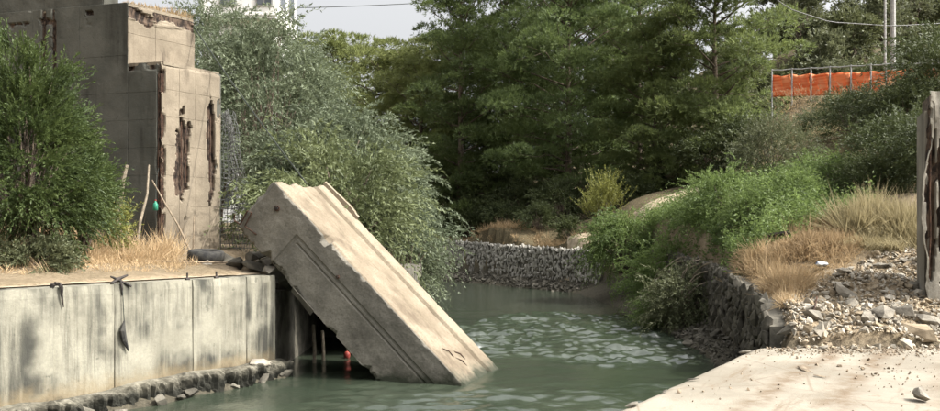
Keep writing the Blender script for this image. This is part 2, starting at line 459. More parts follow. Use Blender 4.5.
w_o = mk('water', np.stack([WX, WY, waves(WX, WY)], -1).reshape(-1, 3), grid_faces(len(wx), len(wy)), M['water'], smooth=True)
structure(w_o, 'murky green canal water with a pale wind-ruffled patch')

# dirt path climbing the slope on the far right bank
def ribbon(name, pts, width, mat, lift=.05, n=40):
    pts = np.asarray(pts, float); t = np.linspace(0, len(pts) - 1, n)
    x = np.interp(t, np.arange(len(pts)), pts[:, 0]); y = np.interp(t, np.arange(len(pts)), pts[:, 1])
    T = norm(np.gradient(np.stack([x, y], -1), axis=0)); Nn = np.stack([-T[:, 1], T[:, 0]], -1)
    V = []
    ks = np.linspace(-.5, .5, 9)
    for i in range(n):
        for k in ks:
            p = np.array([x[i], y[i]]) + Nn[i] * k * width
            V.append((p[0], p[1], float(ground_z(p[0], p[1])) + lift * (1 - (2 * k) ** 2) + .012))
    return mk(name, V, grid_faces(n, 9), mat, smooth=True)
a_, b_, c_ = at(606, 252, 34.6), at(650, 222, 35.2), at(696, 192, 37.5)
structure(ribbon('path', [(4.6, 37.2), (6.0, 35.6), (b_[0], b_[1]), (c_[0], c_[1])], 1.5, M['path'], .16), 'pale dirt path climbing between the pines and the weeds')

# ---------------------------------------------------------------- stones
def stone_mesh(name, mat, seed, k=14, sq=(1, .8, .65)):
    r = np.random.default_rng(seed)
    bm = bmesh.new()
    for v in norm(r.normal(size=(k, 3))) * r.uniform(.72, 1.0, (k, 1)):
        bm.verts.new(v * np.array(sq) * .5)
    res = bmesh.ops.convex_hull(bm, input=bm.verts)
    junk = [e for e in res['geom_interior'] + res['geom_unused'] if isinstance(e, bmesh.types.BMVert)]
    if junk: bmesh.ops.delete(bm, geom=list(set(junk)), context='VERTS')
    me = bpy.data.meshes.new(name); bm.to_mesh(me); bm.free()
    if mat: me.materials.append(mat)
    return me
def stone_arrays(me):
    V = np.array([v.co for v in me.vertices]); F = [tuple(p.vertices) for p in me.polygons]; return V, F
ST = {k: [stone_mesh('stone', M[k], 100 * i + s, 15) for s in range(8)] for i, k in enumerate(('rock_pale', 'rock_grey', 'rock_dark'))}
def put_stone(parent, kind, pos, size, seed, name='stone', stretch=(1, 1, 1), rot=None):
    r = np.random.default_rng(seed)
    o = link(name, ST[kind][seed % 8], parent, tuple(np.asarray(pos) - np.array(parent.location)))
    o.rotation_euler = tuple(r.uniform(-.5, .5, 2)) + (r.uniform(0, 6.28),) if rot is None else rot
    o.scale = tuple(size * np.array(stretch) * r.uniform(.8, 1.2, 3))
    return o
def stones_mass(name, parent, mat, pos, size, seed, stretch=(1, 1, 1)):
    r = np.random.default_rng(seed); base = [stone_arrays(stone_mesh('stone', None, 900 + s, 9)) for s in range(6)]
    VV = []; FF = []; n = 0
    for p, s in zip(pos, size):
        V, Fs = base[r.integers(6)]
        q = r.normal(size=4); q /= np.linalg.norm(q); w, x, y, z = q
        R = np.array([[1 - 2 * (y * y + z * z), 2 * (x * y - z * w), 2 * (x * z + y * w)], [2 * (x * y + z * w), 1 - 2 * (x * x + z * z), 2 * (y * z - x * w)], [2 * (x * z - y * w), 2 * (y * z + x * w), 1 - 2 * (x * x + y * y)]])
        VV.append((V @ R.T) * s * np.array(stretch) + p); FF += [tuple(i + n for i in f) for f in Fs]; n += len(V)
    o = mk(name, np.concatenate(VV), FF, mat, parent); o['kind'] = 'stuff'; return o

# ---------------------------------------------------------------- left quay
QZ = 1.72
quay = thing('retaining_wall', 'stained pale concrete quay wall of upright panels beside the canal', 'quay wall', (*wallp(-3), 0))
def s_of(px):
    k = (px - 470) / F_PX; return (P0[1] * k - P0[0]) / (WD[0] - WD[1] * k)
cuts = [-24, -14, -9.5, -7.2, s_of(8) - 0.75, s_of(53), s_of(115), s_of(168), s_of(193), s_of(221), s_of(247), 0.0]
for i in range(len(cuts) - 1):
    s0, s1 = cuts[i], cuts[i + 1]
    nu, nv = max(4, int((s1 - s0) / .07)), 26
    u = np.linspace(s0 + .003, s1 - .003, nu); v = np.linspace(-1.2, QZ, nv)
    U, Vv = np.meshgrid(u, v, indexing='ij')
    prou = [0, 0, 0, 0, .012, 0, .01, .0, .016, 0.004, .012][i]
    dep = prou + (fbm(n3(U * 2.2, Vv * 2.2, i), 21, 4) - .5) * .025
    e = np.minimum(U - s0, s1 - U); dep = dep - (.012 if i not in (4,) else .003) * sstep(.018, .0, e)
    topc = sstep(QZ - .05, QZ, Vv); dep = dep - topc * (.012 + .03 * np.maximum(0, vnoise(n3(U * 5, 0, 7), 4) - .55))
    XY = P0 + WD * U[..., None] + WNRM * dep[..., None]
    A = np.concatenate([XY, Vv[..., None]], -1).reshape(-1, 3)
    F = [tuple(f) for f in grid_faces(nu, nv)]
    # back, top and ends
    b0 = len(A)
    back = np.array([(*(P0 + WD * s - WNRM * .5), z) for s in (s0 + .006, s1 - .006) for z in (-1.2, QZ)])
    A = np.concatenate([A, back])
    bl0, bt0, bl1, bt1 = b0, b0 + 1, b0 + 2, b0 + 3
    F.append(tuple([bt0] + [k * nv + nv - 1 for k in range(nu)] + [bt1]))
    F.append(tuple([bl0, bt0] + list(range(nv - 1, -1, -1))))
    F.append(tuple([bt1, bl1] + [(nu - 1) * nv + k for k in range(nv)]))
    F.append((bl0, bl1, bt1, bt0))
    mk('panel', A, F, M['quay'], quay)
# dusty coping strip behind the panels
cop = []
ss = np.linspace(-24, .0, 90); oo = np.linspace(-.35, -1.35, 8)
for s in ss:
    for j, o in enumerate(oo):
        p = wallp(s, o + (.12 * (vnoise(n3(s * 1.3, 0, 0), 5) - .5) if j == len(oo) - 1 else 0))
        cop.append((*p, 1.735 + .10 * (-o - .35) + .012 * float(vnoise(n3(s * 4, o * 4, 0), 2)) if j < len(oo) - 1 else 1.72))
mk('coping', cop, grid_faces(len(ss), len(oo))[:, ::-1], M['path'], quay, smooth=True)

sbox = thing('shade_box', 'added walled and roofed box darkening the gap under the fallen slab', 'shade_box', (-2.6, 17.5, 0))  # added box of walls and roof, only to keep this gap black
for nm, pl_, z0, z1 in (('side_wall', [(-3.80, 14.35), (-3.42, 14.35), (-3.45, 19.9), (-3.85, 19.9)], -1.3, 1.40), ('side_wall', [(-1.62, 16.2), (-1.30, 16.3), (-1.25, 20.0), (-1.57, 20.0)], -1.3, 1.40),
                        ('back_wall', [(-3.44, 19.3), (-1.63, 19.3), (-1.63, 19.8), (-3.44, 19.8)], -1.3, 1.40), ('roof_slab', [(-3.95, 15.75), (-1.22, 16.15), (-1.2, 20.2), (-3.95, 20.2)], 1.404, 1.72)):
    V, F = prism(pl_, z0, z1); mk(nm, V, F, M['rock_dark'], sbox)
# rocks along the foot of the quay
ledge = thing('rock_ledge', 'row of dark wet rocks with pale tops along the foot of the quay wall', 'rocks', (*wallp(-2, .2), 0))
fs = np.linspace(-10, .12, 330); prof = np.linspace(0, 1, 26)
FS, PR = np.meshgrid(fs, prof, indexing='ij')
wid = .26 + .16 * fbm(n3(FS * 1.4, 0, 0), 401, 3)
off = -.05 + (wid + .05) * np.minimum(1, PR / .45); zed = .27 - .62 * np.clip((PR - .42) / .58, 0, 1)
lum = fbm(n3(FS * 4.5, PR * 3.2, 0), 403, 5) - .5; rid = np.abs(fbm(n3(FS * 7, PR * 2.0, 5), 407, 4) - .5)
off = off + (lum * .34 - rid * .5 + .03) * sstep(.2, .5, PR); zed = zed + (lum * .16 - rid * .22) * sstep(.03, .3, PR) + (fbm(n3(FS * 1.1, 0, 3), 409, 2) - .5) * .12
XYf = P0 + WD * FS[..., None] + WNRM * off[..., None]
mk('footing', np.concatenate([XYf, zed[..., None]], -1).reshape(-1, 3), grid_faces(330, 26), M['footing'], ledge)
s = -9.5; k = 0
while s < .0:
    sz = rng.uniform(.14, .34)
    p = wallp(s, rng.uniform(.22, .42)); put_stone(ledge, ('rock_dark', 'rock_grey')[k % 6 == 0], (*p, rng.uniform(-.04, .12)), sz, k, stretch=(1.15, 1, .9))
    s += sz * rng.uniform(.9, 2.2); k += 1
put_stone(ledge, 'rock_pale', (*wallp(-.45, .2), .30), .42, 5, stretch=(1.3, 1, .8), rot=(0.1, 0, .9))

# iron fittings on the quay edge
def cleat(px, label, x=True):
    p = wallp(s_of(px), -.06); t = thing('mooring_hook', label, 'mooring hook', (p[0], p[1], QZ), 'iron fittings on the quay edge')
    b = MB(); L = np.array([*WD, 0]); Nn = np.array([*WNRM, 0]); Z = np.array([0, 0, 1.]); o = np.array([p[0], p[1], QZ])
    if x:
        b.tube([o - L * .13 + Z * .01 + Nn * .02, o + Z * .07, o + L * .15 + Z * .12], [.02, .026, .014])
        b.build('shank', M['iron'], t)
        b = MB(); b.tube([o + L * .14 - Z * .04 + Nn * .1, o + Z * .06, o - L * .12 + Z * .11], [.016, .024, .014]); b.build('arm', M['iron'], t)
        b = MB(); b.tube([o + Nn * .05 + Z * .05, o + Nn * .085 - Z * .06, o + Nn * .085 - Z * .16], [.018, .014, .009]); b.build('tail', M['iron'], t)
    else:
        b.tube([o - Z * .02, o + Z * .05, o + Z * .11], [.022, .014, .016]); b.build('pin', M['iron'], t)
        b = MB(); b.tube([o + L * -.03 + Z * .005, o + L * .0 + Z * .012, o + L * .03 + Z * .005], [.03, .034, .03]); b.build('foot_plate', M['iron'], t)
cleat(121, 'black X-shaped iron mooring hook on the quay edge above the dark hanging scrap')
cleat(190, 'small upright iron pin on the quay edge nearest the tyre', False)
cleat(219, 'small upright iron pin on the quay edge closest to the fallen slab', False)
p = wallp(s_of(60), -.02); t = thing('mooring_hook', 'bent iron hook hanging over the quay edge below the conifer', 'mooring hook', (p[0], p[1], QZ), 'iron fittings on the quay edge')
o3 = np.array([p[0], p[1], QZ]); N3 = np.array([*WNRM, 0]); L3 = np.array([*WD, 0])
MB().tube([o3 - L3 * .06 + [0, 0, .06], o3 + [0, 0, .045], o3 + N3 * .06 + [0, 0, .0], o3 + N3 * .06 - [0, 0, .1], o3 + N3 * .05 + L3 * .03 - [0, 0, .26]], [.022, .026, .024, .016, .008]).build('hook_bar', M['iron'], t)
MB().tube([o3 - L3 * .09 - N3 * .02 + [0, 0, .002], o3 - L3 * .08 + [0, 0, .05]], [.03, .03]).build('anchor', M['iron'], t)
p = wallp(s_of(122), .05); z0 = at(0, 322, p[1])[2]
t = thing('hanging_scrap', 'dark torn rubber strip hanging on the quay wall joint', 'scrap', (p[0], p[1], z0))
o3 = np.array([p[0], p[1], z0])
MB().tube([o3 + [0, 0, .02], o3 - L3 * .03 - [0, 0, .12], o3 + L3 * .0 - [0, 0, .26], o3 + L3 * .07 - [0, 0, .42]], [.01, .045, .04, .006], 7).build('strip', M['tyre'], t)
MB().tube([wallp(s_of(121), .035).tolist() + [QZ - .1], list(o3 + [0, 0, .0])], .007, 5).build('cord', M['cable'], t)

# ---------------------------------------------------------------- left pier (old bridge abutment)
pier = thing('bridge_pier', 'tall stepped concrete bridge pier with rusty spalled cracks on its sunlit side', 'bridge pier', (-6.6, 16.9, 2.0))
def face_panels(name, org, ud, nrm, ucuts, vcuts, depth, mat, parent, res=.035, groove=.007):
    org = np.array(org, float); ud = np.array([*ud, 0.]); nr = np.array([*nrm, 0.])
    for i in range(len(ucuts) - 1):
        for j in range(len(vcuts) - 1):
            u0, u1, v0, v1 = ucuts[i], ucuts[i + 1], vcuts[j], vcuts[j + 1]
            nu, nv = max(3, int((u1 - u0) / res)), max(3, int((v1 - v0) / res))
            u = np.linspace(u0, u1, nu); v = np.linspace(v0, v1, nv)
            u = np.sort(np.concatenate([u, [u0 + .005, u1 - .005]])); v = np.sort(np.concatenate([v, [v0 + .005, v1 - .005]]))
            U, Vv = np.meshgrid(u, v, indexing='ij')
            d, sp, shift = depth(U, Vv)
            e = np.minimum(np.minimum(U - u0, u1 - U), np.minimum(Vv - v0, v1 - Vv))
            d = d + groove * (e < .004)
            W = org + ud * (U + shift)[..., None] + np.array([0, 0, 1.]) * Vv[..., None] - nr * d[..., None]
            mk('panel', W.reshape(-1, 3), grid_faces(len(u), len(v)), mat, parent, False, {'spall': ('POINT', sp.ravel())})
def spall_blob(U, V, cu, cv, ru, rv, seed):
    w = .75 * (fbm(n3(U * 9, V * 2.6, seed), seed, 5) - .5) * 2
    return sstep(1.06, .94, np.sqrt(((U - cu) / ru) ** 2 + ((V - cv) / rv) ** 2) + w)
LD = norm(np.array([.71, 1.])); LN = np.array([LD[1], -LD[0]])
GZP = 1.75
cA = np.array([-6.06, 16.0]); lenA = 1.43; zA = 5.83
FD = norm(np.array([-.966, .262])); FN = np.array([-FD[1], FD[0]]); cB = cA + FD * .78; lenB = 1.56; zB = 7.06
def dep_lit(U, V):
    z = V + GZP
    m = spall_blob(U, z, .50, 4.0, .17, .86, 5)
    m = np.maximum(m, spall_blob(U, z, 1.16, 4.2, .10, .95, 8))
    m = np.maximum(m, sstep(.30, .42, fbm(n3(U * 6, z * 3.5, 9), 16, 4)) * sstep(.055, .015, U - .07 * fbm(n3(0 * U, z * 4, 0), 12, 4) ) * sstep(5.75, 5.6, z))
    m = np.maximum(m, spall_blob(U, z, 1.36, 5.1, .04, .18, 9))
    rough = (fbm(n3(U * 9, z * 2, 3), 31, 4) - .5)
    d = m * (.075 + .10 * rough) + (fbm(n3(U * 2, z * 2, 0), 17, 4) - .5) * .03
    rnd = .05 + .05 * vnoise(n3(z * 2, 0, 0), 3)
    d = d + sstep(zA - .12, zA, z) ** 2 * .06 * (.5 + vnoise(n3(U * 5, 0, 0), 6))
    d = d + sstep(lenA - rnd, lenA, U) ** 2 * .05
    return d, m, 0 * U
def dep_frontA(U, V):                # U from the corner towards the left
    z = V + GZP
    m = sstep(.085, .03, U - .07 * fbm(n3(0 * U, z * 2.6, 1), 14, 3)) * sstep(5.75, 5.6, z)
    m = np.maximum(m, sstep(zA - .17, zA - .1, z) * (U < .78) * sstep(.45, .6, .35 + fbm(n3(U * 4, z * 4, 0), 15, 3)*.5))
    d = m * (.05 + .10 * (fbm(n3(U * 9, z * 3, 3), 33, 4) - .3)) + (fbm(n3(U * 1.6, z * 1.6, 2), 18, 4) - .5) * .03
    return d, m, 0 * U
def dep_frontL(U, V):                # the long front left of the notch
    z = V + GZP
    m = np.maximum(spall_blob(U, z, 1.78, 6.4, .05, 1.2, 41), spall_blob(U, z, 2.03, 6.2, .06, 1.7, 44))
    m = np.maximum(m, sstep(.04, .1, fbm(n3(U * 2.2, z * 5, 0), 47, 4) - .62) * sstep(6.6, 6.9, z))
    d = m * .07 + (fbm(n3(U * 1.6, z * 1.6, 2), 19, 4) - .5) * .03
    return d, m, 0 * U
def dep_up(U, V):
    z = V + zA
    m = sstep(.60, .68, fbm(n3(U * 2.2, z * 5, 0), 52, 4) + .30 * sstep(6.55, 6.95, z) - .08) * sstep(6.3, 6.6, z)
    band = sstep(.05, .02, np.abs(z - 6.78 + .05 * np.sin(U * 3)))
    d = m * .06 - band * .02 + (fbm(n3(U * 2, z * 2, 0), 53, 4) - .5) * .03
    d = d + sstep(zB - .1, zB, z) ** 2 * .07 * (.5 + vnoise(n3(U * 6, 0, 0), 6))
    return d, m * .75, 0 * U
face_panels('panel', (*cA, GZP), LD, LN, [0, .40, .78, 1.13, lenA], [0, .65, 1.25, 1.85, 2.45, 3.02, 3.55, zA - GZP], dep_lit, M['pier'], pier, .03)
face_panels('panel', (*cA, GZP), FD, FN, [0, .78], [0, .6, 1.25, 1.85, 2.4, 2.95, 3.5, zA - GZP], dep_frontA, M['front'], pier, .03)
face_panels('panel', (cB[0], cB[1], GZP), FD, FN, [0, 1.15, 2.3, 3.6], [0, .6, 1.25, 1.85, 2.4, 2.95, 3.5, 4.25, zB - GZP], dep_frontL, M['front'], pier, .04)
face_panels('panel', (*(cB + FD * .62 - FN * .03), zB - .02), FD, FN, [0, 1.4, 3.0], [0, .52], lambda U, V: ((fbm(n3(U * 3, V * 3, 2), 18, 4) - .5) * .04, 0 * U, 0 * U), M['front'], pier, .05)
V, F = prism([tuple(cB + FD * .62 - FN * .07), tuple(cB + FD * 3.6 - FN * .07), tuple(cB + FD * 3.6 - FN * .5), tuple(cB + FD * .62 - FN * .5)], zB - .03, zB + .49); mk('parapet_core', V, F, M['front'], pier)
face_panels('panel', (*cB, zA), LD, LN, [0, .62, lenB], [0, .62, zB - zA], dep_up, M['pier'], pier, .03)
ins = .13
def inset_poly(c, ln, left):
    a = c - LN * ins - FN * ins; b = c + LD * (ln - .0) - LN * ins
    return [tuple(c + FD * left - FN * ins), tuple(a), tuple(b), tuple(b + FD * left)]
V, F = prism(inset_poly(cA, lenA, 4.3), GZP - .3, zA - .04); mk('core', V, F, M['core'], pier)
V, F = prism(inset_poly(cB, lenB, 3.5), zA - .03, zB - .05); mk('core', V, F, M['core'], pier)
# far end faces
eA = cA + LD * lenA; eB = cB + LD * lenB
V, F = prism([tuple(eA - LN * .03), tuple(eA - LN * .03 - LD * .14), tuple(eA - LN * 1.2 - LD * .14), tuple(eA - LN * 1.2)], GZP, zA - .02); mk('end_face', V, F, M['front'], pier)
# ledge top of the lower block, broken dark slab lip
V, F = prism([tuple(cA + LD * .05 + [-.0, -.01]), tuple(cA + LD * (lenA - .04) - LN * .04), tuple(cB + LD * (lenA - .04) + [0.02, 0]), tuple(cB - FN * .02 - FD * .02)], zA - .05, zA + .012); mk('ledge_top', V, F, M['pier'], pier)
V, F = prism([tuple(cB + FD * 3.5 - FN * .04), tuple(cB - FN * .04 - LN * .03), tuple(eB - LN * .05), tuple(eB - LN * .05 + FD * 3.5)], zB - .06, zB + .005); mk('cap', V, F, M['pier'], pier)
# exposed bars
for k, (u, z0, z1) in enumerate([(.47, 3.4, 4.7), (.56, 3.35, 4.6), (1.16, 3.5, 4.9), (.05, 2.3, 5.6)]):
    p = cA + LD * u - LN * .035
    zz = np.linspace(z0, z1, 8); path = [(p[0] + rng.normal(0, .005), p[1] + rng.normal(0, .005), z) for z in zz]
    MB().tube(path, .013, 6).build('rusty_bar', M['rust'], pier)
for dx in (.03, .09):
    p = cA + FD * dx - FN * .02; MB().tube([(p[0] + rng.normal(0, .006), p[1], z) for z in np.linspace(2.2, 5.6, 9)], .012, 6).build('rusty_bar', M['rust'], pier)

# ---------------------------------------------------------------- the fallen slab
Cc = np.array([-.08, 13.02, 0.]); Uh = np.array([-.958, .288, 0.]); Wh = np.array([.288, .958, 0.])
th = math.radians(44.35); LX = Uh * math.cos(th) + np.array([0, 0, math.sin(th)]); TX = Uh * math.sin(th) - np.array([0, 0, math.cos(th)])
SL, ST_, SW = 4.84, 1.09, 1.86; U_MIN = -1.75
slab = thing('fallen_slab', 'huge grey concrete bridge slab fallen slantwise from the quay into the water', 'concrete slab', tuple(Cc + LX * 2))
def slab_pt(u, t, w): return Cc + LX * np.asarray(u)[..., None] + TX * np.asarray(t)[..., None] + Wh * np.asarray(w)[..., None]
def chip(u, seed, amp):
    c = .012 + amp * np.clip(fbm(n3(u * 4.5, 0, seed), seed, 5) - .5, 0, 1) * 3 + .022 * vnoise(n3(u * 16, 0, 0), seed)
    return c
def erode(u, t, w):
    u, t, w = [np.array(a, float) for a in (u, t, w)]
    # ragged upper end
    endr = (fbm(n3(t * 3, w * 3, 0), 61, 4) - .5) * .12 + .06 * (vnoise(n3(t * 9, w * 9, 0), 63) - .5)
    u = u + sstep(SL - .5, SL, u) * endr
    for (ta, sa, wa, sw, seed, amp) in ((0, 1, 0, 1, 71, .06), (0, 1, SW, -1, 75, .02), (ST_, -1, 0, 1, 79, .12), (ST_, -1, SW, -1, 83, .1)):
        dt = (t - ta) * sa; dw = (w - wa) * sw
        c = chip(u, seed, amp)
        if seed == 71: c = c + .13 * sstep(.12, .05, np.abs(u - 3.38)) + .05 * sstep(.4, .2, np.abs(u - 2.9)) * vnoise(n3(u * 9, 0, 0), 5)
        k = np.clip(c - (dt + dw), 0, None) / 2
        t = t + k * sa; w = w + k * sw
    for (ta, sa, seed) in ((0, 1, 91), (ST_, -1, 93)):
        dt = (t - ta) * sa; du = SL - u; c = .03 + .12 * vnoise(n3(w * 4, 0, 0), seed)
        k = np.clip(c - (dt + du), 0, None) / 2; t = t + k * sa; u = u - k
    for (wa, sw, seed) in ((0, 1, 95), (SW, -1, 97)):
        dw = (w - wa) * sw; du = SL - u; c = .03 + .10 * vnoise(n3(t * 4, 0, 0), seed)
        k = np.clip(c - (dw + du), 0, None) / 2; w = w + k * sw; u = u - k
    return u, t, w
us = np.linspace(U_MIN, SL, 330); ts = np.linspace(0, ST_, 44); ws = np.linspace(0, SW, 60)
def lns(u, t):
    """grooves of the frame drawn on the side face"""
    g = 0
    tl = .40; ul = SL - 1.02
    g = np.maximum(g, (np.abs(t - tl) < .022) * (u < ul + .02))
    g = np.maximum(g, (np.abs(t - tl - .075) < .012) * (u < ul - .08))
    g = np.maximum(g, (np.abs(u - ul) < .024) * (t > tl - .02))
    g = np.maximum(g, (np.abs(u - .42) < .02) * (t > tl))
    return g * 1.0
Ug, Tg = np.meshgrid(us, ts, indexing='ij')
def slab_face(name, U, T, Wd, off, mat, par=slab):
    u, t, w = erode(U, T, Wd); P = slab_pt(u, t, w) + off
    return mk(name, P.reshape(-1, 3), grid_faces(*U.shape), mat, par, False)
bmpf = (fbm(n3(Ug * 4, Tg * 4, 0), 101, 5) - .5) * .03
gr = lns(Ug, Tg); inner = ((Tg > .42) & (Ug < SL - 1.05)) * .022
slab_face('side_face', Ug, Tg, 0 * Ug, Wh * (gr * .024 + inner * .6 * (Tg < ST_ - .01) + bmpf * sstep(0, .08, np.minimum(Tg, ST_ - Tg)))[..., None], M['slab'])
Ub, Wb = np.meshgrid(us, ws, indexing='ij')
tb = (fbm(n3(Ub * 5, Wb * 5, 0), 111, 5) - .5) * .03
edge = sstep(0, .08, np.minimum(Wb, SW - Wb))
kerb = -.05 * sstep(1.43, 1.46, Wb) + .02 * (np.abs(Wb - 1.40) < .03) + .012 * (np.abs(Wb - .82) < .018)
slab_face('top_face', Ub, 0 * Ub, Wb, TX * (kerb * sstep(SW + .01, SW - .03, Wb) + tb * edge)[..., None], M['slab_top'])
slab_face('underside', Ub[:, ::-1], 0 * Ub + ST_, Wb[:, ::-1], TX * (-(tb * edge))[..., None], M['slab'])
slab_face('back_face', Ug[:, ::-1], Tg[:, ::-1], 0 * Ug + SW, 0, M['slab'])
Te, We = np.meshgrid(ts, ws, indexing='ij')
en = (fbm(n3(Te * 4, We * 4, 0), 121, 5) - .5) * .1 * sstep(0, .1, np.minimum(np.minimum(Te, ST_ - Te), np.minimum(We, SW - We)))
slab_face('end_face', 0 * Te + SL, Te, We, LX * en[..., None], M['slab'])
# bent lip of plate standing up along the rear edge near the top
lp = []
for u in np.linspace(SL - 1.0, SL - .02, 16):
    hgt = .01 + .035 * math.sin(min(1, (SL - u) / .9) * 2.6) + .03 * float(vnoise(n3(u * 8, 0, 0), 2))
    for w, t in ((SW - .09, -.05), (SW - .09, -.075 - hgt), (SW - .03, -.085 - hgt), (SW - .02, -.05)):
        lp.append(slab_pt(np.array(u), np.array(t), np.array(w)))
lf = [tuple(f) for f in grid_faces(16, 4)] + [(0, 1, 2, 3), (60, 63, 62, 61)]
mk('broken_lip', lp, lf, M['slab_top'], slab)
# holes with iron sleeves on the side face
for (u, t) in ((SL - .42, .30), (.20, .27), (SL - 2.05, .33)):
    c = slab_pt(np.array(u), np.array(t), np.array(0.)); r = .05 if u != SL - 2.05 else .03
    MB().tube([c - Wh * .035, c + Wh * .04], [r, r], 10).build('iron_sleeve', M['rust'], slab)
    MB().tube([c - Wh * .05, c - Wh * .02], [r * .55, r * .6], 8).build('bolt', M['iron'], slab)
def spt(u, t, w): return slab_pt(np.array(u), np.array(t), np.array(w))
MB().tube([spt(SL - .10, .98, -.03), spt(SL - .05, .72, -.05), spt(SL - .13, .68, -.05), spt(SL - .19, .95, -.03), spt(SL - .45, .90, -.02)], .014, 6).build('bent_bar', M['rust'], slab)
MB().tube([spt(SL - .1, 1.02, .05), spt(SL + .06, 1.05, .02), spt(SL + .1, .95, -.02)], .013, 6).build('bent_bar', M['rust'], slab)
for (u0, w0) in ((.75, .45), (.5, .62), (.62, .8)):
    MB().tube([spt(u0, .01, w0), spt(u0 - .1, -.02, w0 + .09), spt(u0 - .22, .0, w0 + .13)], .011, 5).build('bent_bar', M['rust'], slab)
# torn flap of membrane on the lower edge where the slab leans on the quay
fl = []
for k, u in enumerate(np.linspace(2.7, 3.25, 14)):
    for j, dt in enumerate((0, .05, .10)):
        fl.append(spt(u, ST_ - .04 + dt * (.6 + .6 * float(vnoise(n3(u * 6, 0, 0), 4))), -.035 + .02 * j))
ff = [tuple(f) for f in grid_faces(14, 3)]
mo = mk('torn_flap', fl, ff, M['rock_dark'], slab); sm = mo.modifiers.new('s', 'SOLIDIFY'); sm.thickness = .02

# concrete debris the slab leans on
deb = thing('debris_heap', 'heap of broken dark concrete lumps wedged under the upper end of the slab', 'debris', (-3.75, 14.6, 1.7))
for k, (x, y, z, sz) in enumerate([(-3.48, 14.20, 1.80, .42), (-3.85, 14.55, 1.86, .5), (-4.25, 14.8, 1.9, .55), (-3.7, 15.1, 1.9, .6), (-4.6, 15.3, 1.95, .5), (-4.1, 15.5, 2.0, .6), (-4.75, 14.75, 1.92, .35), (-3.3, 14.6, 1.62, .4), (-3.45, 15.3, 1.5, .6), (-4.0, 16.0, 1.9, .7)]):
    put_stone(deb, 'rock_dark' if k % 3 else 'rock_grey', (x, y, z), sz, 40 + k, stretch=(1.2, 1, .7))

# ---------------------------------------------------------------- right platform
plat = [(-7.6, -6.4), (1.32, 7.44), (4.05, 11.6), (15, 11.75), (15, -6.4)]
pl = thing('platform', 'low pale concrete landing platform with rusty brown tracks beside the canal', 'platform', (4, 8, 0))
dens = []
def clip_row(y):
    if y <= 7.44: x0 = np.interp(y, [-6.4, 7.44], [-7.6, 1.32])
    else: x0 = np.interp(y, [7.44, 11.6], [1.32, 4.05])
    return x0
ys = np.concatenate([np.linspace(-6.4, 3.9, 12), np.linspace(4, 11.62, 90)]); nx = 110
Vp = []
for y in ys:
    x0 = clip_row(y)
    for i in range(nx):
        f = i / (nx - 1); x = x0 + (15 - x0) * f ** 1.15
        e = x - x0
        z = .80 - .05 * math.exp(-e / .02) * (0.6 + float(_hash(int(y * 9), 3, 1, 4)))
        Vp.append((x - (0.0 if i else .025 * float(vnoise(n3(y * 6, 0, 0), 8))), y, z))
Vp = np.array(Vp); Vp[:, 2] += (fbm(n3(Vp[:, 0] * 1.5, Vp[:, 1] * 1.5, 0), 131, 4) - .5) * .03
Vp[:, 1] += np.where(Vp[:, 1] > 11.6, (vnoise(n3(Vp[:, 0] * 3, 0, 0), 133) - .5) * .12, 0)
mk('deck', Vp, grid_faces(len(ys), nx)[:, ::-1], M['platform'], pl, True)
V, F = prism([(p[0] + (.03 if i in (0, 1, 2) else 0), p[1] - (.06 if i in (2, 3) else 0)) for i, p in enumerate(plat)], -1.3, .755); mk('base_block', V, F, M['quay'], pl)
# bits lying on its edge
def lump(name, label, cat, pos, size, mat, seed, stretch=(1, 1, 1), group=None):
    me = stone_mesh(name, M[mat], seed, 22); o = link(name, me, None, tuple(pos)); o.scale = tuple(size * np.array(stretch)); o.rotation_euler = (0.1, .05, seed * .7)
    return tag(o, label, cat, group)
q = at(742, 350.5, 11.35); lump('flat_stone', 'flat grey stone lying near the far corner of the platform edge', 'stone', (3.72, 11.0, .83), .20, 'rock_grey', 301, (1.4, .7, .35))
lump('flat_stone', 'dark flat scrap at the near left corner of the platform edge', 'scrap', (1.52, 7.62, .825), .17, 'rock_dark', 302, (1.6, .8, .3))
lump('boulder', 'rounded grey boulder at the right end of the platform', 'boulder', (4.35, 7.85, .88), .22, 'rock_grey', 303, (1.2, 1, 1.2))
for k, (px, py) in enumerate([(693, 381), (665, 393), (805, 371), (820, 378)]):
    d = 1.6 * F_PX / (py - HOR); x = (px - 470) / F_PX * d
    lump('wood_splinter', ['short dark splinter on the platform edge halfway along', 'thin dark chip on the platform edge near the front', 'brown plank scrap lying across the wheel tracks', 'small brown chip beside the plank scrap on the tracks'][k], 'splinter', (x, d, .822), [.13, .10, .30, .13][k], 'wood' if k > 1 else 'rock_dark', 310 + k, (1.5, .5, .2))

r = np.random.default_rng(64); n = 2200
gx_ = np.where(r.random(n) < .6, r.uniform(4.2, 8.5, n), r.uniform(2, 8, n)); gy_ = np.where(r.random(n) < .6, 11.6 - np.abs(r.normal(0, .45, n)), r.uniform(6, 11.5, n))
ok = gx_ > np.interp(gy_, [7.44, 11.6], [1.45, 4.15]); gx_, gy_ = gx_[ok], gy_[ok]; sz = r.gamma(1.5, .012, len(gx_)) + .01
stones_mass('grit', pl, M['wood'], np.stack([gx_, gy_, .80 + sz * .2], -1), sz, 65)
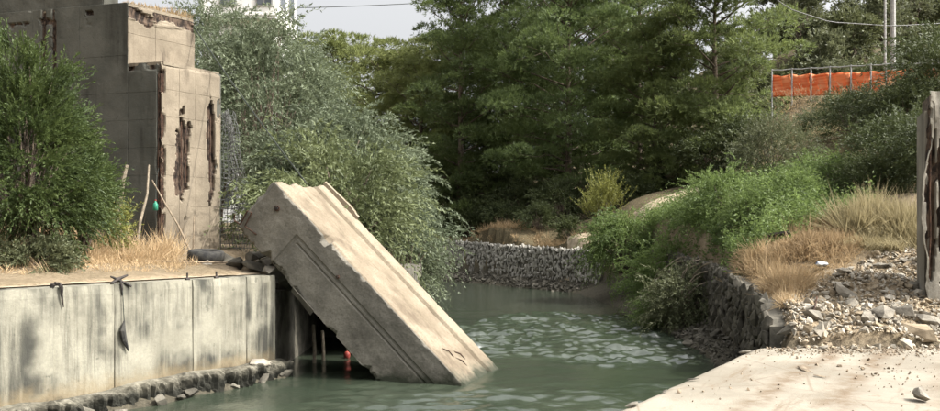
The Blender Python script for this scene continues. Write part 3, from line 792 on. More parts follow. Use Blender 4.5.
# ---------------------------------------------------------------- right pier fragment
rp = thing('bridge_pier', 'ragged concrete pier stump with brown rusty gashes at the right edge', 'bridge pier', (7.9, 13.3, 1.2))
RZ0, RZ1 = .95, 4.72
def dep_r(U, V):
    z = V + RZ0
    m = np.maximum(spall_blob(U, z, .13, 3.2, .075, 1.35, 141), spall_blob(U, z, .31, 2.9, .06, 1.5, 143))
    m = np.maximum(m, spall_blob(U, z, .62, 3.1, .06, 1.2, 149))
    left = sstep(.12, 0, U)
    sh = left * (.16 * fbm(n3(0 * U, z * 2.5, 0), 145, 4) - .05 + .14 * sstep(3.0, 4.7, z) + .05 * sstep(2.0, 1.2, z))
    d = m * (.06 + .08 * fbm(n3(U * 9, z * 2, 0), 147, 3)) + (fbm(n3(U * 3, z * 3, 0), 148, 4) - .5) * .05
    d = d + sstep(RZ1 - .3, RZ1, z) * .1 * vnoise(n3(U * 8, 0, 0), 7)
    return d, m, sh
face_panels('panel', (7.24, 13.0, RZ0), (1, .0), (0, -1), [0, .75, 1.6], [0, 1.3, 2.6, RZ1 - RZ0], dep_r, M['stump'], rp, .03)
V, F = prism([(7.42, 13.14), (8.84, 13.1), (8.84, 13.9), (7.72, 13.9)], RZ0 - .2, RZ1 - .05); mk('core', V, F, M['core'], rp)
V, F = prism([(7.33, 13.12), (7.41, 13.12), (7.71, 13.9), (7.63, 13.9)], RZ0 - .2, RZ1 - .3); mk('side_face', V, F, M['stump'], rp)
for u in (.12, .30, .34, .62):
    MB().tube([(7.24 + u + rng.normal(0, .008), 13.03, z) for z in np.linspace(1.7, 4.3, 9)], .013, 6).build('rusty_bar', M['rust'], rp)

# ---------------------------------------------------------------- gabion walls
def gabion(name, label, line, z0f, z1f, cell, mat, seed, stuff=True, kind='rock_grey', stretch=(1, 1, 1.5), out=1):
    line = np.asarray(line, float); mid = line[len(line) // 2]
    t = thing(name, label, 'gabion wall', (*mid, .4))
    seg = np.linalg.norm(np.diff(line, axis=0), axis=1); cum = np.concatenate([[0], np.cumsum(seg)]); L = cum[-1]
    r = np.random.default_rng(seed); pos = []; size = []
    ns = int(L / cell)
    for i in range(ns):
        s = (i + .5) / ns * L; x = np.interp(s, cum, line[:, 0]); y = np.interp(s, cum, line[:, 1])
        z0, z1 = z0f(x, y), z1f(x, y); nz = max(2, int((z1 - z0) / (cell * .9)))
        for j in range(nz):
            pos.append((x + r.normal(0, cell * .14), y + r.normal(0, cell * .14), z0 + (j + .5 + r.uniform(-.25, .25)) / nz * (z1 - z0))); size.append(cell * r.uniform(1.0, 1.7))
    # solid fill behind the stones
    nrm = []
    V = []; Fq = []
    T = norm(np.gradient(line, axis=0)); Nn = np.stack([T[:, 1], -T[:, 0]], -1) * out
    for p, n in zip(line, Nn):
        z0, z1 = z0f(*p), z1f(*p)
        for q, z in ((p + n * .02, z0 - .5), (p + n * .02, z1 - .05), (p + n * .7, z1 - .02), (p + n * .7, z0 - .5)): V.append((*q, z))
    m = len(line)
    for i in range(m - 1):
        for j in range(3): Fq.append((i * 4 + j, i * 4 + j + 1, (i + 1) * 4 + j + 1, (i + 1) * 4 + j))
    Fq += [(0, 3, 2, 1), ((m - 1) * 4, (m - 1) * 4 + 1, (m - 1) * 4 + 2, (m - 1) * 4 + 3)]
    mk('fill', V, Fq, M['rock_dark'], t)
    if stuff: stones_mass('stones', t, M[mat], pos, size, seed, stretch)
    else:
        for k, (p, s) in enumerate(zip(pos, size)): put_stone(t, kind, p, s, seed + k, stretch=stretch)
    return t
dg = norm(np.array([-6.6, 12.2]))
gl = [np.array([5.5, 34.3]) + dg * s for s in np.linspace(0, 30, 22)]
fg = gabion('gabion_wall', 'pale grey stone gabion wall along the far bank below the pines', gl, lambda x, y: .38, lambda x, y: float(np.interp(y, [34, 47, 60], [1.78, 2.16, 2.2])), .19, 'gabion', 11, True, out=1, stretch=(1, 1, 1.6))
rl = [(6.15, 29), (5.95, 26), (5.85, 20), (5.45, 17.2), (5.2, 15.4), (4.9, 13.6), (4.62, 12.6)]
rl = np.array(rl); tt = np.linspace(0, len(rl) - 1, 26); rl = np.stack([np.interp(tt, np.arange(len(rl)), rl[:, 0]), np.interp(tt, np.arange(len(rl)), rl[:, 1])], -1)
gabion('gabion_wall', 'dark stone gabion wall under the dry grass on the right bank', rl[3:], lambda x, y: .30, lambda x, y: float(np.interp(y, [12.6, 13.6, 17, 20, 24, 29], [1.05, 1.34, 1.60, 1.74, 1.9, 2.0])), .17, 'rock_dark', 23, False, 'rock_dark', (.75, .75, 2.3), out=-1)
# dark boulders at the foot of that wall
for k, (px, py, sz, lab) in enumerate([(700, 338, .42, 'black wet boulder at the water edge under the dark gabion wall'), (688, 344, .30, 'smaller black wet stone beside the boulder at the water edge'), (640, 318, .4, 'dark stone at the waterline below the hanging branches')]):
    d = 2.3 * F_PX / (py - HOR); x = (px - 470) / F_PX * d
    lump('boulder', lab, 'boulder', (x, d, .12), sz, 'rock_dark', 330 + k, (1.1, 1, .9))

# ---------------------------------------------------------------- rubble slope beside the platform
rub = thing('rubble_pile', 'slope of broken pale grey rubble between the platform and the dry grass', 'rubble', (6.3, 12.6, 1.1))
def rz(x, y): return np.where(np.asarray(y) < 11.7, .79, ground_z(x, y))
r = np.random.default_rng(5)
def in_rub(x, y):
    d = y; px = x / d * F_PX + 470
    hi = np.interp(px, [765, 790, 830, 870, 905, 960], [13.2, 13.9, 14.5, 15.6, 16.0, 15.2])
    lo = 11.52
    return (y > lo) & (y < hi) & (x > 4.7 + (y - 11.7) * .1) & (x < 9.0)
X = r.uniform(4.6, 9.0, 26000); Y = r.uniform(11.5, 16.0, 26000); ok = in_rub(X, Y); X, Y = X[ok], Y[ok]
Z = rz(X, Y)
n1 = 5000
sz = r.gamma(2.0, .026, n1) + .025
stones_mass('small_stones', rub, M['rock_pale'], np.stack([X[:n1], Y[:n1], Z[:n1] + sz * .22], -1)[::2], sz[::2], 77)
stones_mass('small_stones', rub, M['path'], np.stack([X[:n1], Y[:n1], Z[:n1] + sz * .22], -1)[1::2], sz[1::2], 78)
for k in range(170):
    i = n1 + k; s = .11 + r.gamma(1.3, .055)
    put_stone(rub, 'rock_pale' if r.random() < .72 else 'rock_grey', (X[i], Y[i], Z[i] + s * .15), min(s, .52), 500 + k, stretch=(1.25, .95, .7))
for k, (px, py, d, s) in enumerate([(843, 283, 13.7, .5), (880, 325, 12.3, .45), (868, 330, 12.2, .36), (905, 320, 12.5, .5), (925, 322, 12.3, .5), (852, 300, 13.2, .4), (815, 318, 12.5, .4), (790, 325, 12.2, .36)]):
    p = at(px, py, d); put_stone(rub, 'rock_grey', (p[0], p[1], float(rz(p[0], p[1])) + .06), s, 800 + k, stretch=(1.2, 1, .75))
lump('sandstone_block', 'sunlit tan sandstone block at the end of the rubble by the pier stump', 'stone', (6.55, 11.95, .98), .62, 'path', 340, (1.3, .9, .75))
p0, p1 = at(817, 297, 13.0), at(807, 338, 12.2)
p1[2] = float(rz(p1[0], p1[1])) - .05; p0[2] = max(p0[2], float(rz(p0[0], p0[1])) + .1)
tag(MB().tube([p1, (p0 * .6 + p1 * .4) + [0.02, 0, .02], p0], .014, 6).build('iron_rod', M['rust']), 'thin rusty rod leaning on the rubble slope', 'rod')

r = np.random.default_rng(88)
def shingle(name, label, seg, n, seed, szz=.05):
    r = np.random.default_rng(seed); a, b = np.array(seg, float); f = r.random((n, 1)); P = a + (b - a) * f + r.normal(0, .32, (n, 2))
    st, sw = sdist(P, POLY_T), sdist(P, POLY_W); P = P[(st < .1) & (sw > -.25)]
    sz = r.gamma(2, szz, len(P)) + .03; z = ground_z(P[:, 0], P[:, 1])
    o = stones_mass(name, None, M['rock_dark'], np.stack([P[:, 0], P[:, 1], z + sz * .2], -1), sz, seed)
    return tag(o, label, 'stones', None, 'stuff')
shingle('shingle', 'dark wet stones on the mud below the dark gabion wall', [(4.75, 12.4), (5.3, 20)], 900, 601, .035)
shingle('shingle', 'dark stones on the mud strip below the far gabion wall', [(4.6, 34.6), (-2.0, 46.5)], 1400, 602, .06)
# ---------------------------------------------------------------- foliage
def leaf_quads(P, D, L, W, r):
    n = len(P); S = norm(np.cross(D, r.normal(size=(n, 3)))) * (np.asarray(W) * .5).reshape(-1, 1)
    D = D * np.asarray(L).reshape(-1, 1)
    V = np.stack([P, P + D * .45 + S, P + D, P + D * .45 - S], 1).reshape(-1, 3)
    return V, np.arange(4 * n).reshape(-1, 4)

def foliage(name, P, D, L, W, tint, mat, parent, r, local=True, kind=None):
    V, F = leaf_quads(P, D, np.broadcast_to(L, len(P)), np.broadcast_to(W, len(P)), r)
    return mk(name, V, F, mat, parent, False, {'tint': ('FACE', np.clip(tint, 0, 1))}, local)

def rand_unit(r, n): return norm(r.normal(size=(n, 3)))

def pine(name, label, seed, H, R, b, mat, group, n_limbs=64, tufts=84, needles=6, nl=.28, nw=.041, pad=.98, lean=0., trunk_r=.2):
    r = np.random.default_rng(seed)
    t = thing(name, label, 'pine tree', (0, 0, 0), group)
    tb = MB(); hh = np.linspace(0, 1, 12)
    wob = np.cumsum(r.normal(0, .02 * H / 12, (12, 2)), axis=0)
    tr = np.stack([wob[:, 0] + lean * hh * H, wob[:, 1], hh * H * .96], -1)
    tb.tube(tr, trunk_r * (1 - hh * .9) + .02, 8)
    Pc = []; Rc = []
    for i in range(n_limbs):
        f = (i + r.random()) / n_limbs; h = b + (1 - b) * f
        prof = R * (.22 + .78 * math.sqrt(max(0, 1 - (2 * f - .75) ** 2 / 1.58)))
        l = prof * r.uniform(.55, 1.12); az = i * 2.4 + r.uniform(-.5, .5)
        o = np.array([np.interp(h, hh, tr[:, 0]), np.interp(h, hh, tr[:, 1]), h * H * .96])
        up = r.uniform(.05, .5) + .5 * f
        d = np.array([math.cos(az), math.sin(az), up])
        tt = np.linspace(0, 1, 6)[:, None]
        path = o + d * l * tt + np.array([0, 0, -.25 * l]) * tt ** 2 * (1 - f) + r.normal(0, .05, (6, 3)) * tt * l * .5
        tb.tube(path, (1 - tt[:, 0] * .85) * trunk_r * .34 * (.4 + l / R * .6), 5)
        k = max(1, int(1 + l * .85))
        for j in range(k):
            q = r.uniform(.38, 1.0) if j else 1.0
            c = np.array([np.interp(q, tt[:, 0], path[:, a]) for a in range(3)])
            c = c + r.normal(0, .16, 3) * l * np.array([1, 1, .55]) * (.5 + .5 * q)
            Pc.append(c); Rc.append(pad * r.uniform(.6, 1.25) * (.55 + .45 * min(1, l / R + .2)))
            if r.random() < .5:
                mid = path[3]; tb.tube([mid, (mid + c) / 2 + r.normal(0, .06, 3), c], [trunk_r * .1, trunk_r * .07, .01], 4)
    for q in np.linspace(.72, 1.0, 9):
        Pc.append(np.array([np.interp(q, hh, tr[:, 0]), np.interp(q, hh, tr[:, 1]), q * H * .97]) + r.normal(0, .3, 3) * R * .22); Rc.append(pad * r.uniform(.7, 1.05))
    tb.build('trunk', M['bark'], t, True, True)
    Pc = np.array(Pc); Rc = np.array(Rc); n = len(Pc)
    idx = np.repeat(np.arange(n), tufts); m = len(idx)
    v = rand_unit(r, m); v[:, 2] = np.where(r.random(m) < .72, np.abs(v[:, 2]), v[:, 2])
    pos = Pc[idx] + v * Rc[idx, None] * np.array([1.1, 1.1, .62]) * r.uniform(.72, 1.06, (m, 1))
    td = norm(v * np.array([1, 1, .8]) + np.array([0, 0, .45]) + r.normal(0, .35, (m, 3)))
    padt = r.uniform(.1, .9, n)
    ii = np.repeat(np.arange(m), needles)
    D = norm(td[ii] + r.normal(0, .45, (len(ii), 3)))
    foliage('crown', pos[ii], D, nl * r.uniform(.7, 1.25, len(ii)), nw * r.uniform(.7, 1.3, len(ii)),
            padt[idx[ii]] * .55 + .25 * r.random(m)[ii] + .2 * r.random(len(ii)), M[mat], t, r)
    return t

def shrub(name, label, cat, seed, size, mat, n_clump=40, shoots=14, leaves=26, slen=.9, droop=.5, L=.08, W=.022, group=None, base_z=0., stem_r=.05, out=.75, upb=.35, spread=.5, bark='bark', core=.35, lower=-.75, crown='crown', taper=0., rnd=.85):
    """arching shoots round clump centres on an ellipsoid; size = rx, ry, rz, centre height"""
    r = np.random.default_rng(seed); rx, ry, rz_, cz = size
    t = thing(name, label, cat, (0, 0, 0), group)
    v = rand_unit(r, n_clump * 2); v = v[v[:, 2] > lower][:n_clump]; n_clump = len(v)
    rad = r.uniform(core, 1.0, (n_clump, 1)) ** .6
    cc = v * rad * np.array([rx, ry, rz_]) * .82
    cc[:, :2] *= (1 - taper * np.clip(cc[:, 2:] / rz_, -.6, 1)); cc = cc + np.array([0, 0, cz])
    tb = MB()
    for k in range(0, n_clump, 2):
        b0 = np.array([r.normal(0, .08 * rx), r.normal(0, .08 * ry), base_z])
        mid = b0 * .5 + cc[k] * .5 + np.array([-.12 * cc[k][0], -.12 * cc[k][1], .1 * rz_]) + r.normal(0, .06 * rx, 3)
        tb.tube([b0, b0 * .75 + mid * .25 + [0, 0, .05], mid, cc[k]], [stem_r, stem_r * .8, stem_r * .5, .006], 5)
    tb.build('trunk' if cat == 'tree' else 'stems', M[bark], t, True, True)
    ns = n_clump * shoots; ci = np.repeat(np.arange(n_clump), shoots)
    o = cc[ci] + r.normal(0, spread * .45, (ns, 3)) * np.array([1, 1, .8]) * min(1, rx)
    d = norm(v[ci] * out + rand_unit(r, ns) * .65 + np.array([0, 0, upb]))
    sl = slen * r.uniform(.5, 1.25, ns)
    q = (np.arange(leaves) + .5) / leaves
    S = np.repeat(np.arange(ns), leaves); Q = np.tile(q, ns) + r.uniform(-.4, .4, ns * leaves) / leaves
    drp = droop * r.uniform(.5, 1.3, ns)
    pos = o[S] + d[S] * (sl[S] * Q)[:, None] + np.array([0, 0, -1.]) * (drp[S] * sl[S] * Q ** 2)[:, None]
    tang = norm(d[S] + np.array([0, 0, -2.]) * (drp[S] * Q)[:, None])
    D = norm(tang + rand_unit(r, len(S)) * rnd)
    ct = r.uniform(0, 1, n_clump)
    tint = ct[ci[S]] * .4 + .25 * r.random(ns)[S] + .35 * r.random(len(S))
    foliage(crown, pos, D, L * r.uniform(.6, 1.3, len(S)), W * r.uniform(.7, 1.3, len(S)), tint, M[mat], t, r)
    return t

def put(t, x, y, z=None, rot=0., sc=1., sink=.05):
    if z is None: z = float(ground_z(x, y)) - sink
    t.location = (x, y, z); t.rotation_euler = (0, 0, rot); t.scale = (sc, sc, sc) if np.isscalar(sc) else sc
    return t
def again(src, label, *a, **k):
    c = copy_tree(src); c['label'] = label; return put(c, *a, **k)
def X_of(px, d): return (px - 470) / F_PX * d

# pines beyond the far bank
GP = 'pines beyond the far bank'
pA = put(pine('pine_tree', 'broad green pine at the centre rising behind the gabion wall', 201, 15.5, 4.6, .10, 'pine', GP, 66), X_of(568, 48), 48)
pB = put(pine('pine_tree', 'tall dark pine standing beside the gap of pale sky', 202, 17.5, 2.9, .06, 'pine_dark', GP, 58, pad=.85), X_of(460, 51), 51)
pC = put(pine('pine_tree', 'wide olive pine on the slope above the dirt path', 203, 13.2, 4.0, .05, 'pine_olive', GP, 60, pad=.92), X_of(716, 43), 43)
pD = put(pine('pine_tree', 'yellow-green young pine behind the silver tree', 204, 11.2, 2.6, .05, 'pine_yellow', GP, 50, pad=.75), X_of(388, 60), 60, sc=(1.36, 1.36, 1.2))
again(pD, 'second yellow-green pine, nearer the white building', X_of(338, 67), 67, rot=2.1, sc=(1.5, 1.5, 1.32))
again(pD, 'small yellow-green pine tucked between the dark pine and its neighbour', X_of(420, 56), 56, rot=4.0, sc=(1.2, 1.2, 1.1))
again(pB, 'dark slender pine behind the broad centre pine', X_of(506, 55), 55, rot=1.3, sc=1.05)
again(pB, 'dark pine at the back between the centre pine and the slope pine', X_of(640, 54), 54, rot=2.9, sc=1.0)
again(pA, 'rear pine rising above the centre pine top', X_of(600, 60), 60, rot=1.9, sc=1.08)
again(pC, 'green pine low on the slope beside the path', X_of(655, 45), 45, rot=2.2, sc=(.8, .8, .78))
again(pB, 'dark pine half hidden at the back of the pine wood', X_of(540, 64), 64, rot=.4, sc=1.15)
again(pB, 'far dark pine left of the tall dark pine', X_of(440, 62), 62, rot=5.1, sc=(.9, .9, .86))
again(pA, 'low spreading pine filling the dark wood behind the gabion', X_of(490, 56), 56, rot=5.5, sc=(.9, .9, .8))
# dark understorey
GS = 'shrubs under the pines'
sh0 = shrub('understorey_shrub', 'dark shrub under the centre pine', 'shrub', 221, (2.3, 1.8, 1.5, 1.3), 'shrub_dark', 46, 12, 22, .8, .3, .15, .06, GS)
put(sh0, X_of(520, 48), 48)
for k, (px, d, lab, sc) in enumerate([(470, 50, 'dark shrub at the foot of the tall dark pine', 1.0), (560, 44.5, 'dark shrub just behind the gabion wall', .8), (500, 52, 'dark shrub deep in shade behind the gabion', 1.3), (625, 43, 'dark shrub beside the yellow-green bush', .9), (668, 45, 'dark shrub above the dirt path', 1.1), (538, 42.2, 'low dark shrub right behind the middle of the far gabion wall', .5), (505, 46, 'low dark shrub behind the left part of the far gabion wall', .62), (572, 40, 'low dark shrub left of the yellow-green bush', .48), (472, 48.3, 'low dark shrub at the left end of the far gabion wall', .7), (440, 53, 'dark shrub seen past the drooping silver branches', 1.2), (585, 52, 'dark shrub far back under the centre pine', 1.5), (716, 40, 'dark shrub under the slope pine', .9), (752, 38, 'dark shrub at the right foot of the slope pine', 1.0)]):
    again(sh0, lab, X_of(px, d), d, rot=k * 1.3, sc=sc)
put(shrub('young_conifer', 'yellow-green upright bush at the end of the gabion wall', 'shrub', 231, (.95, .9, 1.0, 1.05), 'shrub_yellow', 22, 12, 26, .85, -.05, .10, .035, None, upb=1.1, out=.45), X_of(601, 37.5), 37.5)

# silver-green trees on the left bank
GL = 'silver-green trees on the left bank'
kw = dict(slen=1.1, droop=.55, L=.12, W=.036, stem_r=.06)
put(shrub('silver_tree', 'large silver-green tree rising behind the concrete pier', 'tree', 241, (2.6, 2.0, 3.4, 3.6), 'silver', 140, 18, 22, group=GL, **kw), X_of(262, 23.5), 23.5)
put(shrub('silver_tree', 'dense silver-green tree beside the upper end of the slab', 'tree', 242, (2.3, 1.8, 2.0, 1.8), 'silver', 110, 18, 26, group=GL, slen=.8, droop=.5, L=.11, W=.034, stem_r=.05), X_of(338, 20.5), 20.5)
put(shrub('silver_tree', 'drooping silver-green branches hanging to the water past the slab', 'tree', 243, (1.0, 1.2, 1.7, 1.55), 'silver', 52, 18, 26, group=GL, slen=.8, droop=.7, L=.10, W=.03, stem_r=.05), X_of(404, 20.8), 20.8, .75)
put(shrub('olive_tree', 'olive-green tree crown between the white building and the pale sky', 'tree', 244, (2.2, 2.0, 3.4, 3.6), 'silver_warm', 100, 18, 24, group=GL, slen=1.2, droop=.4, L=.13, W=.036, stem_r=.09), X_of(288, 29), 29)
put(shrub('olive_tree', 'olive-green tree filling the space behind the wire net', 'tree', 245, (2.4, 2.0, 3.9, 4.3), 'silver', 120, 18, 24, group=GL, slen=1.1, droop=.5, L=.12, W=.032, stem_r=.09), X_of(205, 26), 26)
put(shrub('olive_tree', 'low olive-green bush behind the middle of the slab', 'tree', 246, (1.9, 1.6, 1.5, 1.3), 'silver_warm', 46, 18, 24, group=GL, **kw), X_of(330, 17.6), 17.6, 1.70)
put(shrub('olive_tree', 'tall olive-green tree behind the drooping silver branches', 'tree', 247, (2.0, 2.0, 1.8, 1.9), 'silver_warm', 60, 18, 24, group=GL, slen=1.1, droop=.4, L=.12, W=.034, stem_r=.08), X_of(372, 28), 28)

# conifer in front of the pier
put(shrub('juniper', 'bright green feathery conifer on the quay in front of the pier', 'tree', 251, (1.1, .95, 2.05, 1.75), 'juniper', 125, 28, 30, .48, .12, .06, .018, None, upb=.45, out=1.1, stem_r=.03, spread=.20, core=.2, taper=.45, rnd=.6, lower=-1.1), X_of(22, 12.6), 12.6)
put(shrub('juniper', 'side shoots of green conifer leaning towards the pier', 'shrub', 252, (.42, .4, .85, 1.15), 'juniper', 34, 26, 36, .42, .12, .055, .015, None, upb=.45, out=1.1, stem_r=.02, spread=.18, core=.2, rnd=.6), X_of(84, 13.6), 13.6)
put(shrub('bush', 'low dark green bush at the foot of the conifer', 'bush', 253, (.45, .4, .22, .2), 'shrub', 30, 16, 22, .35, .3, .05, .022, None, upb=.5, stem_r=.015, spread=.25), X_of(38, 12.1), 12.1)
put(shrub('bush', 'scrubby green bush with bare stems beside the pier corner', 'bush', 254, (.3, .3, .5, .5), 'shrub_yellow', 14, 14, 20, .45, .2, .05, .02, None, upb=.5, stem_r=.014, spread=.25, bark='bark_pale'), X_of(124, 14.8), 14.8)

# right bank
put(shrub('grey_bush', 'rounded grey-green bush on the slope below the orange fence', 'bush', 261, (1.45, 1.3, 1.15, 1.1), 'shrub', 60, 16, 22, .6, .25, .075, .026, None, stem_r=.04), X_of(775, 25), 25)
GB = 'dark shrubs on the slope under the fence'
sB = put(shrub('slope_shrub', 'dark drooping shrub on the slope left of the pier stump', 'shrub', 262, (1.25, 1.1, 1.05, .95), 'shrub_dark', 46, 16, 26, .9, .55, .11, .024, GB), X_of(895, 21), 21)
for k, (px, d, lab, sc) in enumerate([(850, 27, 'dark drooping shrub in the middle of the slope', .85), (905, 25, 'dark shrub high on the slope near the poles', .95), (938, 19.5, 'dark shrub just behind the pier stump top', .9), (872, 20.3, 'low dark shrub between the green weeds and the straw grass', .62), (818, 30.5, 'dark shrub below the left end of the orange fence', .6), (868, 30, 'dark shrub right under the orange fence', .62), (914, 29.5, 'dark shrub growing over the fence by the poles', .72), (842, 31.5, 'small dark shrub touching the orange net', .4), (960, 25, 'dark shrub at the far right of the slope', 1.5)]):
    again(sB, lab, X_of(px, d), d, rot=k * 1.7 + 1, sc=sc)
put(shrub('dead_bush', 'bare brown dead bush on the slope beside the slope pine', 'bush', 263, (1.2, 1.0, .9, .9), 'dry_brown', 34, 10, 8, .6, .2, .07, .02, None, bark='bark_pale', stem_r=.03), X_of(806, 33), 33)
put(shrub('bank_bush', 'fresh green bush hanging over the water at the gabion end', 'bush', 264, (1.25, 1.2, 1.15, 1.0), 'weeds', 60, 18, 24, .75, .7, .10, .03, None), X_of(622, 29.5), 29.5, 1.05)
put(shrub('bank_bush', 'green bush on the bank above the hanging dead branches', 'bush', 265, (1.35, 1.3, .95, .8), 'weeds', 60, 16, 24, .65, .5, .09, .03, None), X_of(672, 24), 24)
put(shrub('bank_bush', 'dark green bush on top of the dark gabion wall', 'bush', 266, (1.0, 1.0, .8, .6), 'shrub', 50, 16, 24, .55, .5, .08, .026, None), X_of(690, 20.3), 20.3)
put(shrub('bank_bush', 'leafy bush halfway up the weedy slope', 'bush', 267, (1.3, 1.2, .8, .6), 'weeds', 50, 16, 24, .6, .4, .085, .028, None), X_of(725, 23), 23)

bb = [o for o in C.objects if o.get('label') == 'leafy bush halfway up the weedy slope'][0]
for k, (px, d, lab, sc) in enumerate([(752, 20.2, 'low leafy bush above the pale dry grass', .55), (795, 20.8, 'low leafy bush below the rounded grey bush', .6), (838, 22, 'low leafy bush at the upper right of the weeds', .6), (735, 26.5, 'leafy bush at the top of the weeds beside the rounded grey bush', .6), (662, 21.6, 'leafy bush at the brink of the dark gabion wall', .6)]):
    again(bb, lab, X_of(px, d), d, rot=k * 1.1, sc=sc)
# hanging dead branches over the dark bank
hb = thing('dead_branches', 'tangle of bare dead branches hanging down the dark bank', 'branches', (5.2, 22.5, 1.4))
r = np.random.default_rng(44)
for k in range(26):
    y = r.uniform(19.5, 25.5); x = 5.85 + r.uniform(-.15, .15); z = r.uniform(1.2, 1.95)
    q = np.array([x, y, z]); path = [q]; d = norm(np.array([-.8, r.normal(0, .6), .1]))
    for j in range(6):
        d = norm(d + np.array([r.normal(0, .2), r.normal(0, .3), -.32])); q = q + d * r.uniform(.14, .28); path.append(q)
    path = np.array(path); path[:, 2] = np.maximum(path[:, 2], .15)
    MB().tube(path, np.linspace(.028, .006, 7) * r.uniform(.6, 1.2), 5).build('branch', M['bark_pale'], hb)

def scatter(name, label, cat, mat, polypx, n, seed, dmin, dmax, stem, nleaf, L, W, lean=.25, blades=False, kind='stuff', cond=None):
    """plants on the ground inside a region of the bank"""
    r = np.random.default_rng(seed); poly = np.array(polypx, float)
    lo, hi = poly.min(0), poly.max(0)
    P = r.uniform(lo, hi, (n * 6, 2)); P = P[sdist(P, poly) < 0.05 * r.normal(size=len(P)) * 4][:n]
    if cond is not None: P = P[cond(P)]
    z = ground_z(P[:, 0], P[:, 1]); m = len(P)
    dens = fbm(n3(P[:, 0] * 1.1, P[:, 1] * 1.1, 0), seed, 3)
    h = stem * r.uniform(.4, 1.3, m) * (.2 + 1.7 * sstep(.25, .75, dens))
    keep = z > .95; P, z, dens, h = P[keep], z[keep], dens[keep], h[keep]; m = len(P)
    if blades:
        S = np.repeat(np.arange(m), nleaf)
        base = np.stack([P[S, 0], P[S, 1], z[S] - .02], -1) + r.normal(0, .05, (len(S), 3)) * [1, 1, 0]
        tl = r.normal(0, lean, (m, 3)); D = norm(np.array([0, 0, 1.]) + tl[S] + r.normal(0, lean, (len(S), 3)))
        pos = base; Ln = h[S] * r.uniform(.5, 1.2, len(S)); Wn = W * r.uniform(.6, 1.3, len(S))
    else:
        S = np.repeat(np.arange(m), nleaf); Q = r.random(len(S)) ** .7
        ax = norm(np.array([0, 0, 1.]) + r.normal(0, lean, (m, 3)))
        pos = np.stack([P[S, 0], P[S, 1], z[S]], -1) + ax[S] * (h[S] * Q)[:, None] + r.normal(0, .05, (len(S), 3))
        D = norm(rand_unit(r, len(S)) * np.array([1, 1, .5]) + np.array([0, 0, .35])); Ln = L * r.uniform(.6, 1.3, len(S)); Wn = W * r.uniform(.7, 1.3, len(S))
    tint = r.random(m)[S] * .4 + dens[S] * .3 + .3 * r.random(len(S))
    o = foliage(name, pos, D, Ln, Wn, tint, M[mat], None, r, True)
    return tag(o, label, cat, None, kind)

def pxpoly(*pts): return [at(px, HOR, d)[:2] for px, d in pts]
scatter('undergrowth', 'mass of fresh green weeds covering the right bank slope', 'weeds', 'weeds', pxpoly((610, 33), (655, 31), (700, 31), (760, 24.5), (840, 25), (878, 22), (862, 17.8), (820, 17.9), (790, 17.6), (752, 17.2), (712, 18.4), (672, 21), (640, 25), (618, 28)), 6000, 71, 0, 0, .46, 21, .09, .034)
scatter('dry_slope_grass', 'thin olive grass on the steep slope under the fence', 'grass', 'straw', pxpoly((700, 30), (780, 35), (940, 31), (1000, 24), (880, 20), (840, 24), (780, 26)), 2000, 72, 0, 0, .5, 11, .1, .026, .35, True)
scatter('dry_grass', 'pale dry grass spilling over the dark gabion wall', 'grass', 'dry', pxpoly((702, 18.4), (740, 18.3), (775, 16.5), (790, 14.5), (788, 13.3), (768, 13.1), (742, 15.2), (712, 16.9)), 2000, 73, 0, 0, .17, 14, .1, .015, .9, True)
scatter('brown_grass', 'brown dry brush above the rubble slope', 'grass', 'dry_brown', pxpoly((772, 16.6), (800, 18.0), (850, 17.9), (872, 17.2), (840, 15.6), (812, 14.6), (785, 13.9), (778, 14.5)), 1700, 74, 0, 0, .30, 15, .1, .014, .85, True)
scatter('straw_grass', 'straw-coloured tall grass beside the pier stump', 'grass', 'straw', pxpoly((840, 17.6), (878, 17.9), (915, 17.2), (925, 15.9), (890, 15.6), (862, 16.2)), 900, 75, 0, 0, .45, 18, .1, .015, .7, True)
scatter('quay_grass', 'orange dry grass around the foot of the concrete pier', 'grass', 'dry', [(-8.2, 11.5), (-6.3, 12.4), (-6.0, 12.9), (-5.55, 13.8), (-5.4, 15.2), (-6.0, 15.9), (-8.5, 15.8), (-9.8, 13)], 1500, 76, 0, 0, .30, 15, .1, .014, .5, True)
scatter('quay_weeds', 'short green weeds along the back of the quay under the conifer', 'weeds', 'weeds', [(-9.2, 10.4), (-7.3, 11.2), (-6.7, 12.2), (-7.2, 12.9), (-8.6, 12.9)], 420, 77, 0, 0, .22, 20, .06, .02)
scatter('leaf_litter_grass', 'sparse dry grass at the back edge of the quay path', 'grass', 'dry', [(-7.2, 10.9), (-5.3, 13.1), (-4.8, 14.2), (-5.4, 14.6), (-6.9, 12.6), (-8, 11.2)], 420, 78, 0, 0, .12, 14, .1, .01, .6, True)
scatter('far_bank_grass', 'dry grass fringe on top of the far gabion wall', 'grass', 'dry_brown', [(5.9, 34.9), (7.2, 35.3), (2, 44), (-2, 50), (-3, 49), (1.2, 43)], 900, 79, 0, 0, .30, 12, .1, .02, .5, True)
# dry weeds on the pier top
r = np.random.default_rng(46); n = 900
f = r.random(n); q = cB + LD * (f * lenB)[:, None] - LN * r.uniform(.04, .5, (n, 1))
o = foliage('pier_top_weeds', np.stack([q[:, 0], q[:, 1], np.full(n, zB)], -1), norm(np.array([0, 0, .8]) + r.normal(0, .5, (n, 3))), r.uniform(.06, .22, n) * (.4 + f), .014, r.random(n), M['dry_brown'], None, r)
tag(o, 'dry brown weeds growing on top of the concrete pier', 'weeds', None, 'stuff')

